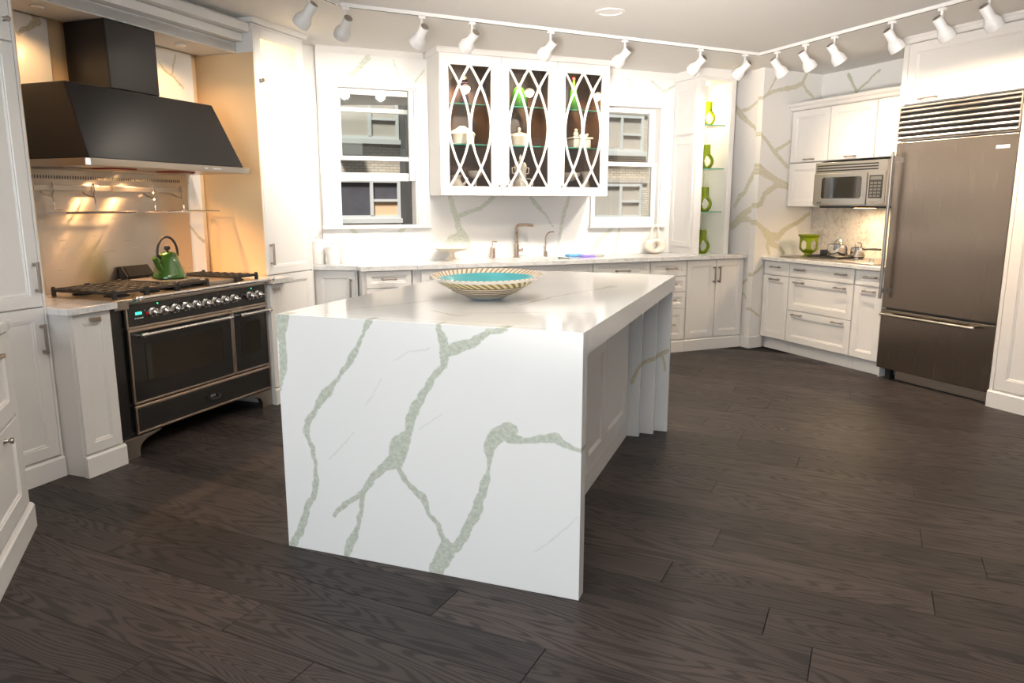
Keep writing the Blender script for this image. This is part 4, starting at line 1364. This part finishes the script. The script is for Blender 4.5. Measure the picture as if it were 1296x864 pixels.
# top shelf
x, z = -1.905, SH2 + .0005
item('glass_bottle', 'dark plum ruffled bottle on the top shelf behind the left lattice door', 'bottle', x, y, z, [
    ('body', ov([(.034, 0), (.036, .01), (.033, .06), (.024, .09), (.018, .12), (.026, .15), (.04, .165), (.034, .172), (.012, .16), (0, .158)], x, y, z), M['dark_glass'], S),
    ('stopper', ov([(.0, .172), (.02, .18), (.03, .20), (.02, .22), (0, .235)], x, y, z), M['ovenglass'], S)], GG)
x = -1.418
item('glass_vase', 'broad green glass bell on the top shelf behind the centre lattice door', 'vase', x, y, z, [
    ('body', ov([(.075, 0), (.078, .006), (.072, .07), (.058, .125), (.035, .16), (.015, .178), (0, .182)], x, y, z), M['bottle_glass'], S),
    ('knob', ov([(.012, .18), (.022, .195), (.012, .212), (0, .215)], x, y, z), M['chrome'], S)], GG)
x = -.90
item('glass_bottle', 'tall green glass bottle on the top shelf behind the right lattice door', 'bottle', x, y, z, [
    ('body', ov([(.040, 0), (.043, .008), (.041, .10), (.030, .16), (.014, .20), (.012, .235), (.016, .24), (.016, .25), (0, .25)], x, y, z), M['bottle_glass'], S),
    ('stopper', ov([(.01, .2502), (.018, .262), (.014, .278), (0, .283)], x, y, z), M['bright_red'], S)], GG)
# bottom
z = SH0 + .0005
x = -1.815
item('footed_bowl', 'cream footed bowl at the bottom of the left lattice door', 'bowl', x, y, z, [
    ('foot', ov([(.035, 0), (.035, .006), (.014, .02), (.012, .09), (.02, .115), (0, .118)], x, y, z), M['ceramic'], S),
    ('dish', ov([(.012, .116), (.035, .122), (.058, .145), (.068, .178), (.064, .178), (.05, .148), (0, .13)], x, y, z), M['ceramic'], S)], GG)
x = -1.985
item('milk_jug', 'low cream jug at the bottom left of the left lattice door', 'jug', x, y, z, [
    ('body', ov([(.03, 0), (.055, .02), (.064, .05), (.05, .085), (.035, .11), (.045, .14), (.04, .14), (.03, .11), (0, .10)], x, y, z), M['ceramic'], S),
    ('spout', MB().tube([(x + .05, y, z + .05), (x + .085, y, z + .085), (x + .10, y, z + .12)], [.016, .011, .008], 10), M['ceramic'], S)], GG)
x = -1.40
hd = [(x + .045, y, z + .03)] + [(x + .07 + .045 * sin(a), y, z + .075 - .048 * cos(a)) for a in [i * PI / 10 for i in range(1, 10)]] + [(x + .04, y, z + .12)]
item('coffee_pot', 'tall cream coffee pot with looped handle at the bottom of the centre lattice door', 'pot', x, y, z, [
    ('body', ov([(.05, 0), (.072, .02), (.080, .05), (.068, .09), (.046, .118), (.046, .128), (0, .128)], x, y, z), M['ceramic'], S),
    ('top', ov([(.050, .1285), (.050, .19), (.054, .20), (.054, .225), (.045, .25), (.02, .265), (.008, .272), (.014, .285), (.010, .31), (0, .33)], x, y, z), M['ceramic'], S),
    ('handle', MB().tube(hd, .006, 8), M['ceramic'], S),
    ('side_ring', MB().tube([(x + .052, y, z + .16), (x + .075, y, z + .165), (x + .078, y, z + .21), (x + .052, y, z + .215)], .005, 8), M['ceramic'], S),
    ('side_ring', MB().tube([(x - .052, y, z + .16), (x - .075, y, z + .165), (x - .078, y, z + .21), (x - .052, y, z + .215)], .005, 8), M['ceramic'], S),
    ('spout', MB().tube([(x - .06, y, z + .05), (x - .095, y, z + .08), (x - .115, y, z + .13)], [.02, .012, .008], 10), M['ceramic'], S)], GG)
x = -.925
item('footed_bowl', 'wide cream bowl on a dark foot at the bottom of the right lattice door', 'bowl', x, y, z, [
    ('foot', ov([(.04, 0), (.04, .006), (.016, .03), (.016, .10), (0, .102)], x, y, z), M['dark_glass'], S),
    ('dish', ov([(.016, .1025), (.05, .112), (.088, .15), (.098, .175), (.094, .175), (.07, .14), (0, .12)], x, y, z), M['ceramic'], S)], GG)
x = -.765
item('goblet', 'cream goblet with flared rim at the bottom right of the right lattice door', 'goblet', x, y, z, [
    ('body', ov([(.042, 0), (.044, .01), (.040, .06), (.028, .10), (.022, .13), (.034, .16), (.052, .185), (.048, .188), (.028, .165), (0, .15)], x, y, z), M['ceramic'], S)], GG)

# ---- niche with green vases
NX0, NX1, NY = .270, .690, .13
t = thing('vase_niche', 'tall lit white niche holding four green vases, right of the windows', 'shelf unit', FB, ((NX0 + NX1) / 2, .3, CT1))
zb, zt = CT1 + .0005, 2.485
s = MB().box(NX0, .350, NY, NY + .02, zb, zt).box(.635, NX1, NY, NY + .02, zb, zt)
s.box(.350, .635, NY, NY + .02, 2.468, zt)
part(t, 'face_frame', s, M['paint'], bevel=.0015)
lf = MB()
lf.box(NX0, NX0 + .02, NY + .0202, .4985, zb, zt)
part(t, 'side', lf, M['paint'])
sp = MB()
for z0, z1 in ((.96, 1.96), (2.0, 2.44)):
    fr = MB()
    fr.box(NX0 - .007, NX0 - .0002, NY + .03, NY + .075, z0, z1).box(NX0 - .007, NX0 - .0002, .44, .485, z0, z1)
    fr.box(NX0 - .007, NX0 - .0002, NY + .075, .44, z0, z0 + .05).box(NX0 - .007, NX0 - .0002, NY + .075, .44, z1 - .05, z1)
    part(t, 'side_panel', fr, M['paint'], bevel=.0015)
part(t, 'side', MB().box(NX1 - .02, NX1, NY + .0202, .4985, zb, zt), M['paint'])
part(t, 'lining', MB().box(.336, .349, NY + .0202, .478, zb, 2.475).box(.636, .649, NY + .0202, .478, zb, 2.475).box(.336, .649, .4785, .49, zb, 2.475).box(.3495, .6355, NY + .0202, .478, 2.470, 2.476), M['paint'])
for zz in (2.0835, 1.6900, 1.2905):
    sg = part(t, 'glass_shelf', MB().box(.3505, .6345, NY + .055, .470, zz - .007, zz), M['shelfglass'])
    part(t, 'shelf_edge', MB().box(.3505, .6345, NY + .0535, NY + .0548, zz - .007, zz), M['glassedge'], sg)
part(t, 'puck_light', MB().lathe([(.03, 2.458), (.036, 2.464), (.036, 2.4695), (0, 2.4696)], (.50, .33, 0), 16), M['lens'])
l = bpy.data.lights.new('niche_light', 'SPOT')
l.energy, l.color, l.spot_size, l.spot_blend, l.shadow_soft_size = 30, (1, .74, .42), math.radians(130), .7, .03
lo = bpy.data.objects.new('niche_light', l)
COL.objects.link(lo)
lo.parent = t.o
lo.location = (.50 - t.off[0], .33 - t.off[1], 2.45 - t.off[2])
part(t, 'cornice', MB().prism([(NY - .002, zt + .0005), (NY - .015, zt + .012), (NY - .022, CEIL - .001), (.498, CEIL - .001), (.498, zt + .0005)], NX0 - .012, NX1 + .012, 'yz'), M['paint'])


def cut_vase(name, label, fr, x, y, z, H, group=None, wide=False, rot=0.):
    t = thing(name, label, 'vase', fr, (x, y, z), group)
    n, R = 48, []
    if not wide:
        for i in range(31):
            q = i / 30
            if q < .60:
                r = .030 + .022 * sin(PI * min(1, q / .60)) ** .8
            else:
                r = .030
            R.append((r * H / .215, z + H * q))
        holes = [(0.0, .82, .32, .25), (PI, .70, .32, .24), (-PI, .70, .32, .24)]
        ang = lambda k: ((2 * PI * k / n + PI / 2 + rot + PI) % (2 * PI)) - PI
    else:
        for i in range(25):
            q = i / 24
            r = .034 + .045 * min(1, q / .22) ** .6 if q < .22 else .079 + .0 * q
            if q > .80:
                r = .079 + .022 * ((q - .80) / .20) ** 1.6
            R.append((r, z + .02 + (H - .02) * q))
        holes = [(-.62, .42, .42, .27), (.62, .42, .42, .27), (2.6, .42, .42, .27), (-2.6, .42, .42, .27)]
        ang = lambda k: ((2 * PI * k / n + PI / 2 + rot + PI) % (2 * PI)) - PI

    def skip(i, k):
        q = (i + .5) / (len(R) - 1)
        a = ang(k + .5)
        return any(((a - h0) / hw) ** 2 + ((q - hz) / hh) ** 2 < 1 for h0, hw, hz, hh in holes)
    mb = MB().lathe(R, (x, y, 0), n, skip=skip)
    if not wide:
        mb.v = [(a + (.014 * sin(PI * min(1, (c - z) / H / .62)) if c > z else 0), b, c) for a, b, c in mb.v]
    part(t, 'body', mb, M['green_glass'], solid=.005, sub=1, smooth=True)
    part(t, 'base', MB().lathe([(R[0][0] * .95, z + .0006), (R[0][0] * 1.02, z + .008), (R[0][0] * .9, z + (.022 if wide else .012)), (0, z + (.022 if wide else .012))], (x, y, 0), 24), M['green_glass'], smooth=True)
    return t


for zz, H, lab in ((2.0835, .215, 'green cut-out glass vase on the top shelf of the lit niche'), (1.6900, .220, 'green cut-out glass vase on the second shelf from the top of the lit niche'),
                   (1.2905, .228, 'green cut-out glass vase on the lowest glass shelf of the lit niche'), (CT1 + .0005, .222, 'green cut-out glass vase at the foot of the lit niche, on the worktop')):
    cut_vase('cutout_vase', lab, FB, .498, .272, zz, H, 'green vases in the niche', rot=.45)
# ================================================================== REFRIGERATOR WALL (frame FF)
FT = .843
base_unit(FF, -1.322, -.990, -.06, 'narrow white cabinet beside the marble wall, left of the wide drawers',
          [('drawer', -1.318, -.994, .712, .838, -.06, [h(-1.165, .785)]), ('pull_out_front', -1.318, -.994, .117, .706, -.06, [h(-1.165, .672)])], .63, FT, .06)
base_unit(FF, -.988, -.261, -.06, 'wide white cabinet of three long drawers under the gas cooktop',
          [('drawer', -.984, -.265, .712, .838, -.06, [h(-.86, .782), h(-.395, .782)]),
           ('drawer', -.984, -.265, .413, .706, -.06, [h(-.86, .668), h(-.395, .668)]),
           ('drawer', -.984, -.265, .117, .407, -.06, [h(-.86, .375), h(-.395, .375)])], .63, FT, .06)
base_unit(FF, -.259, .026, -.06, 'narrow white cabinet between the wide drawers and the refrigerator',
          [('drawer', -.255, .022, .712, .838, -.06, [h(-.10, .784)]), ('pull_out_front', -.255, .022, .117, .706, -.06, [h(-.10, .672)])], .63, FT, .06)
c = MB().box(-1.335, .028, -.092, .5745, FT + .0005, .876)
single('cooktop_worktop', 'grey marble worktop holding the gas cooktop, left of the refrigerator', 'worktop', FF, (-.65, .25, FT), c, M['carrara'], bevel=.003)
single('stone_backsplash', 'mottled beige stone slab on the wall behind the cooktop', 'backsplash', FF, (-.65, .58, .876), MB().box(-1.402, .028, .575, .5895, .8765, 1.33), M['granite'], bevel=.001)

# upper cabinets
UY = .20


def upper(x0, x1, z0, z1, label, fronts, yf=UY):
    t = thing('wall_cabinet', label, 'cabinet', FF, ((x0 + x1) / 2, .4, z0))
    carcass(t, x0, x1, yf + .0195, .5885, z0, z1)
    for f in fronts:
        front(t, *f)
    return t


upper(-1.358, -.902, 1.738, 2.205, 'white wall cabinet beside the marble wall, left of three in a row', [('door', -1.354, -.906, 1.741, 2.203, UY, [h(-1.11, 1.762, .10)])])
upper(-.900, -.410, 1.738, 2.205, 'white wall cabinet over the microwave, middle of three in a row', [('door', -.896, -.414, 1.741, 2.203, UY, [h(-.64, 1.762, .10)])])
upper(-.408, .026, 1.738, 2.205, 'white wall cabinet next to the refrigerator, right of three in a row', [('door', -.404, .022, 1.741, 2.203, UY, [])])
upper(-1.358, -.950, 1.336, 1.734, 'small white wall cabinet left of the microwave', [('door', -1.354, -.954, 1.339, 1.732, UY, [('k', -.975, 1.425)])])
upper(-.190, .026, 1.336, 1.734, 'slim white wall cabinet squeezed between microwave and refrigerator', [('door', -.186, .022, 1.339, 1.732, UY, [('k', -.155, 1.425)])])
cn = MB().prism([(UY - .002, 2.2055), (UY - .01, 2.212), (UY - .02, 2.212), (UY - .035, 2.235), (UY - .05, 2.24), (UY - .06, 2.255), (UY - .06, 2.268), (.588, 2.268), (.588, 2.2055)], -1.366, .026, 'yz')
single('cabinet_cornice', 'white stepped cornice running along the top of the three wall cabinets', 'cornice', FF, (-.66, .3, 2.2055), cn, M['paint'])

# microwave
MX0, MX1, MY, MZ0, MZ1 = -.948, -.192, .12, 1.345, 1.716
t = thing('microwave', 'stainless built-in microwave with dark window under the wall cabinets', 'microwave', FF, ((MX0 + MX1) / 2, .35, MZ0))
part(t, 'case', MB().box(MX0, MX1, MY + .02, .588, MZ0, MZ1), M['steel'], bevel=.002)
part(t, 'front_frame', MB().box(MX0, MX1, MY, MY + .019, MZ0 + .004, MZ1), M['steel'], bevel=.003)
sl = MB()
for i in range(3):
    zz = MZ1 - .028 - i * .022
    sl.box(MX0 + .022, MX1 - .085, MY - .003, MY + .003, zz - .011, zz)
vt = part(t, 'vent_grille', MB().box(MX0 + .015, MX1 - .08, MY - .0015, MY + .002, MZ1 - .088, MZ1 - .014), M['steel'])
for i in range(3):
    zz = MZ1 - .022 - i * .022
    part(t, 'slot', MB().box(MX0 + .022, MX1 - .088, MY - .003, MY, zz - .011, zz), M['rubber'], vt)
dr = part(t, 'door', MB().box(MX0 + .004, -.372, MY - .012, MY - .0002, MZ0 + .012, MZ1 - .095), M['steel'], bevel=.003)
w = MB()
pts = []
wx0, wx1, wz0, wz1, rr = -.850, -.425, 1.408, 1.588, .022
for cx_, cz_, a0 in ((wx1 - rr, wz0 + rr, -90), (wx1 - rr, wz1 - rr, 0), (wx0 + rr, wz1 - rr, 90), (wx0 + rr, wz0 + rr, 180)):
    for i in range(5):
        a = math.radians(a0 + 90 * i / 4)
        pts.append((cx_ + rr * cos(a), cz_ + rr * sin(a)))
part(t, 'window', MB().prism(pts, MY - .0145, MY - .0122, 'xz'), M['ovenglass'], dr)
part(t, 'badge', MB().box(-.895, -.845, MY - .0140, MY - .0122, 1.363, 1.380), M['acgrey'], dr)
pn = part(t, 'control_panel', MB().box(-.365, MX1 - .004, MY - .012, MY - .0002, MZ0 + .012, MZ1 - .095), M['steel'], bevel=.003)
part(t, 'keypad', MB().box(-.348, -.215, MY - .0145, MY - .0122, 1.408, 1.592), M['rubber'], pn, bevel=.002)
part(t, 'display', MB().box(-.336, -.228, MY - .0155, MY - .0146, 1.555, 1.582), M['acgrey'], pn)
for r_ in range(5):
    for c_ in range(3):
        part(t, 'key', MB().box(-.334 + c_ * .037, -.306 + c_ * .037, MY - .0158, MY - .0146, 1.418 + r_ * .026, 1.434 + r_ * .026), M['acgrey'], pn)
part(t, 'underside_vent', MB().box(MX0 + .05, MX1 + .0, MY + .03, .56, MZ0 - .018, MZ0 - .0005), M['rubber'])
part(t, 'lamp_lens', MB().box(-.62, -.46, .26, .34, MZ0 - .020, MZ0 - .0182), M['warm_lens'])
l = bpy.data.lights.new('microwave_lamp', 'AREA')
l.shape, l.size, l.size_y, l.energy, l.color = 'RECTANGLE', .30, .08, 4.2, (1, .70, .40)
lo = bpy.data.objects.new('microwave_lamp', l)
COL.objects.link(lo)
lo.parent = t.o
lo.location = (-.57 - t.off[0], .30 - t.off[1], -.0225)

# cooktop and pans
KZ = .8765
t = thing('gas_cooktop', 'low steel gas cooktop with three knobs on the worktop left of the refrigerator', 'cooktop', FF, (-.65, .25, KZ))
part(t, 'tray', MB().box(-1.16, -.12, -.03, .50, KZ, KZ + .012), M['steel'], bevel=.004)
part(t, 'pan_support', MB().box(-.96, -.60, .10, .112, KZ + .020, KZ + .030).box(-.96, -.60, .40, .412, KZ + .020, KZ + .030).box(-.96, -.948, .112, .40, KZ + .012, KZ + .030).box(-.612, -.60, .112, .40, KZ + .012, KZ + .030).box(-.79, -.778, .112, .40, KZ + .020, KZ + .030), M['iron'], bevel=.002)
part(t, 'burner', MB().lathe([(.06, KZ + .012), (.055, KZ + .018), (.0, KZ + .0185)], (-.86, .26, 0), 18).lathe([(.05, KZ + .012), (.045, KZ + .018), (.0, KZ + .0185)], (-.70, .26, 0), 18), M['iron'])
for x in (-.405, -.300, -.200):
    y = .10 + (x + .405) * .55
    part(t, 'knob', MB().lathe([(.024, KZ + .0122), (.024, KZ + .018), (.017, KZ + .021), (.017, KZ + .038), (.0, KZ + .040)], (x, y, 0), 16), M['chrome'], smooth=True)
PZ = KZ + .0305


def pan(name, label, x, y, r, H, handle, lid, mat='chrome'):
    t = thing(name, label, 'pan', FF, (x, y, PZ))
    prof = [(0, PZ), (r * .95, PZ), (r, PZ + .006), (r, PZ + H), (r - .004, PZ + H), (r - .005, PZ + .010), (0, PZ + .008)]
    part(t, 'body', MB().lathe(prof, (x, y, 0), 32), M[mat], smooth=True)
    if lid:
        ld = part(t, 'lid', MB().lathe([(r + .003, PZ + H + .0005), (r + .003, PZ + H + .004), (r * .7, PZ + H + .014), (0, PZ + H + .018)], (x, y, 0), 32), M['chrome'], smooth=True)
        pts = [(x + .035 * cos(PI * i / 8), y, PZ + H + .012 + .036 * sin(PI * i / 8)) for i in range(9)]
        part(t, 'lid_handle', MB().tube(pts, .006, 8), M['chrome'], ld, smooth=True)
    if handle:
        part(t, 'handle', MB().tube(handle, [.008, .008, .010, .009], 10), M['rubber'], smooth=True)
    return t


pan('saucepan', 'tall lidded steel saucepan, the largest pan on the cooktop', -.735, .235, .085, .098, None, True)
pan('saucepan', 'short steel saucepan with black handle right of the lidded pan', -.60, .33, .062, .075, [(-.54, .33, PZ + .065), (-.49, .328, PZ + .070), (-.42, .325, PZ + .074), (-.36, .322, PZ + .074)], True)
t = pan('frying_pan', 'small black open pan left of the lidded saucepan', -.88, .26, .058, .045, None, False, 'iron')
cut_vase('wide_vase', 'wide yellow-green glass vase with oval cut-outs on the cooktop worktop by the marble wall', FF, -1.125, .28, .889, .190, wide=True, rot=-.785)

# ---- refrigerator
RX0, RX1, RY = .040, .953, -.08
t = thing('refrigerator', 'large stainless refrigerator with louvred top grille and bottom freezer drawer', 'refrigerator', FF, (.5, .25, 0))
part(t, 'cabinet', MB().box(RX0 + .006, RX1 - .006, RY + .045, .58, .085, 2.068), M['acgrey'])
gr = part(t, 'grille', MB().box(RX0, RX1, RY + .02, RY + .044, 1.826, 2.072), M['steel'])
part(t, 'grille_frame', MB().box(RX0, RX0 + .012, RY - .004, RY + .0198, 1.826, 2.072).box(RX1 - .012, RX1, RY - .004, RY + .0198, 1.826, 2.072).box(RX0 + .012, RX1 - .012, RY - .004, RY + .0198, 2.060, 2.072), M['steel'], gr)
for i in range(6):
    zz = 1.833 + i * .0378
    lv = MB().prism([(RY + .018, zz), (RY - .002, zz + .002), (RY - .006, zz + .010), (RY - .002, zz + .020), (RY + .018, zz + .018)], RX0 + .0125, RX1 - .0125, 'yz')
    part(t, 'louver', lv, M['steel'], gr, smooth=True)
    part(t, 'louver_gap', MB().box(RX0 + .0125, RX1 - .0125, RY + .0175, RY + .0198, zz + .0205, zz + .0372), M['rubber'], gr)
d = part(t, 'door', MB().box(RX0, RX1, RY, RY + .044, .566, 1.815), M['fridge_steel'], bevel=.004)
part(t, 'badge', MB().box(.812, .902, RY - .003, RY - .0002, 1.722, 1.744), M['badge'], d, bevel=.001)
hm = MB().cyl((.066, RY - .062, .640), (.066, RY - .062, 1.748), .0125, n=16)
for zz in (.70, 1.688):
    hm.box(.058, .074, RY - .056, RY, zz - .018, zz + .018)
part(t, 'handle', hm, M['steel'], d, smooth=True)
d = part(t, 'freezer_drawer', MB().box(RX0, RX1, RY, RY + .044, .088, .553), M['fridge_steel'], bevel=.004)
hm = MB().cyl((.075, RY - .055, .520), (.842, RY - .055, .520), .011, n=16)
for xx in (.13, .79):
    hm.box(xx - .018, xx + .018, RY - .05, RY, .512, .528)
part(t, 'handle', hm, M['steel'], d, smooth=True)
part(t, 'toe_grille', MB().box(.17, RX1, RY + .06, RY + .075, .006, .084), M['steel'])
for xa_, ya_ in ((.085, RY + .05), (.085, .48), (.87, RY + .08), (.87, .48)):
    part(t, 'foot', MB().box(xa_, xa_ + .045, ya_, ya_ + .04, 0, .084), M['rubber'])
# panels and cabinets round it
t = thing('refrigerator_surround', 'thin white upright panel between worktop and refrigerator', 'panel', FF, (.034, .27, 0))
part(t, 'panel', MB().box(.0285, .0385, -.04, .588, 0, 2.078), M['paint'])
t = thing('overhead_cabinet', 'wide white cabinet with one handle above the refrigerator', 'cabinet', FF, (.6, .25, 2.08))
carcass(t, .0285, 1.70, -.06, .588, 2.0805, 2.515)
front(t, 'door', .076, .956, 2.086, 2.510, -.08, [h(.27, 2.112, .13)], fr=.065)
front(t, 'door', .96, 1.696, 2.086, 2.510, -.08, [h(1.4, 2.112, .13)], fr=.065)
part(t, 'stile', MB().box(.030, .0745, -.0795, -.0602, 2.0815, 2.514), M['paint'])
part(t, 'cornice', MB().prism([(-.081, 2.5155), (-.088, 2.522), (-.098, 2.545), (-.105, 2.55), (-.105, CEIL - .001), (.588, CEIL - .001), (.588, 2.5155)], .018, 1.70, 'yz'), M['paint'])
t = thing('tall_end_cabinet', 'tall white cabinet at the right edge beside the refrigerator', 'cabinet', FF, (1.3, .25, 0))
carcass(t, .957, 1.70, -.06, .588, 0, 2.0798)
plinth(t, .957, 1.70, -.098, -.0605, .118)
front(t, 'door', .985, 1.60, .125, 2.06, -.08, [('v', 1.55, 1.1, .13)], fr=.075)
part(t, 'stile', MB().box(.958, .983, -.0795, -.0602, .119, 2.079), M['paint'])

# ================================================================== TRACK LIGHTS
def track(label, fr, a, b):
    a, b = Vector(a), Vector(b)
    d = (b - a)
    Ln = d.length
    m = fr @ Matrix.Translation(a) @ Matrix.Rotation(math.atan2(d.y, d.x), 4, 'Z')
    t = thing('track_rail', label, 'track', m, (Ln / 2, 0, 0), 'ceiling light tracks')
    part(t, 'rail', MB().box(0, Ln, -.018, .018, -.022, -.0006), M['lampwhite'], bevel=.002)
    part(t, 'slot', MB().box(.02, Ln - .02, -.006, .006, -.0226, -.0221), M['acgrey'])
    return m


TB = track('white ceiling track in front of the sink wall', FB, (-3.10, -.80, CEIL), (.297, -.593, CEIL))
TF = track('white ceiling track in front of the refrigerator wall', FF, (-.85, -.680, CEIL), (2.0, -.705, CEIL))
TR_ = track('white ceiling track at upper left in front of the range wall', FR, (1.246, -.612, CEIL), (-.9, -.60, CEIL))

head_cache = {}


def head(label, fr, x, y, aim, watt=None, col=(1, .90, .78)):
    """stem, swivel and bell of one track spot; aim in the same frame"""
    t = thing('track_spotlight', label, 'spotlight', fr, (x, y, CEIL - .0229), 'track spotlights')
    d = Vector(aim) - Vector((x, y, CEIL - .12))
    d.normalize()
    key = 'm'
    if key not in head_cache:
        P = [(0, -.052), (.026, -.050), (.029, -.044), (.029, .020), (.034, .030), (.046, .052), (.050, .062), (.050, .098), (.047, .100), (.044, .090), (.030, .050), (0, .046)]
        bell = MB().lathe(P, (0, 0, 0), 24)
        ringm = MB().lathe([(.0505, .060), (.052, .062), (.052, .066), (.0505, .068)], (0, 0, 0), 24)
        ln = MB().lathe([(0, .084), (.043, .084), (.0435, .088), (0, .0885)], (0, 0, 0), 20)
        cap = MB().lathe([(0, -.056), (.022, -.055), (.027, -.0505)], (0, 0, 0), 18)
        st = MB().box(-.022, .022, -.012, .012, -.016, -.0001).cyl((0, 0, -.015), (0, 0, -.068), .0075, n=10).box(-.012, .012, -.009, .009, -.088, -.063)
        head_cache[key] = (bell.mesh('lamp_head', M['lampwhite'], smooth=True), ringm.mesh('ring', M['nickel'], smooth=True), ln.mesh('lens', M['lens']), cap.mesh('vented_cap', M['nickel'], smooth=True), st.mesh('stem', M['lampwhite']))
    hb, rg, ln, cp, st = head_cache[key]
    q = d.to_track_quat('Z', 'Y').to_matrix().to_4x4()
    ho = bpy.data.objects.new('lamp_head', hb)
    COL.objects.link(ho)
    ho.parent = t.o
    ho.matrix_basis = Matrix.Translation((0, 0, -.098)) @ q
    for nm, me in (('lens', ln), ('vented_cap', cp)):
        o = bpy.data.objects.new(nm, me)
        COL.objects.link(o)
        o.parent = ho
    so = bpy.data.objects.new('stem', st)
    COL.objects.link(so)
    so.parent = t.o
    l = bpy.data.lights.new('spotlight_lamp', 'SPOT')
    l.energy, l.color, l.spot_size, l.spot_blend, l.shadow_soft_size = watt or SPOT_W, col, math.radians(104), 1.0, .04
    lo = bpy.data.objects.new('spotlight_lamp', l)
    COL.objects.link(lo)
    lo.parent = ho
    lo.matrix_basis = Matrix.Translation((0, 0, .095)) @ Matrix.Rotation(PI, 4, 'X')
    return t


ordn = ['leftmost', 'second from left', 'third from left', 'fourth from left', 'fifth from left', 'sixth from left', 'rightmost']
yb = lambda x: -.80 + (x + 3.10) * .2 / 3.29
for i, x in enumerate((-3.065, -2.575, -2.225, -1.63, -1.005, -.30, .16)):
    ax = x - (.20 if i < 2 else .30)
    head('white track spotlight facing the sink wall, %s on that track' % ordn[i], FB, x, yb(x), (ax, .20, 1.78), SPOT_W * (.62 if i < 3 else 1.0))
ordf = ['first from the corner', 'second from the corner', 'third from the corner', 'fourth from the corner', 'fifth from the corner', 'last at the right edge']
for i, x in enumerate((-.635, -.335, -.055, .43, .79, 1.09)):
    head('white track spotlight facing the refrigerator wall, %s' % ordf[i], FF, x, -.683 - .009 * x, (x + .12, -.18, 1.80), SPOT_W * (.52 if i < 3 else .55 if i < 5 else .9), (1, .76, .53) if i < 5 else (1, .62, .32))
head('white track spotlight at the top left, facing the tall lit cabinet', FR, .955, -.6107, (1.0, .1, 1.75), SPOT_W * .30)
# recessed downlight
px, py = .624, 4.985
t = thing('recessed_downlight', 'round recessed downlight in the ceiling, glowing amber', 'downlight', FW, (px, py, CEIL))
part(t, 'trim_ring', MB().lathe([(.070, CEIL - .0008), (.094, CEIL - .0008), (.094, CEIL - .006), (.074, CEIL - .009), (.070, CEIL - .004)], (px, py, 0), 32), M['lampwhite'], smooth=True)
part(t, 'lens', MB().lathe([(0, CEIL - .0030), (.069, CEIL - .0030), (.069, CEIL - .0008), (0, CEIL - .0007)], (px, py, 0), 28), emit('amber_lens', (1, .66, .28), 1.3))
l = bpy.data.lights.new('downlight_lamp', 'SPOT')
l.energy, l.color, l.spot_size, l.spot_blend, l.shadow_soft_size = 75, (1, .82, .62), math.radians(150), .8, .07
lo = bpy.data.objects.new('downlight_lamp', l)
COL.objects.link(lo)
lo.parent = t.o
lo.location = (0, 0, -.012)
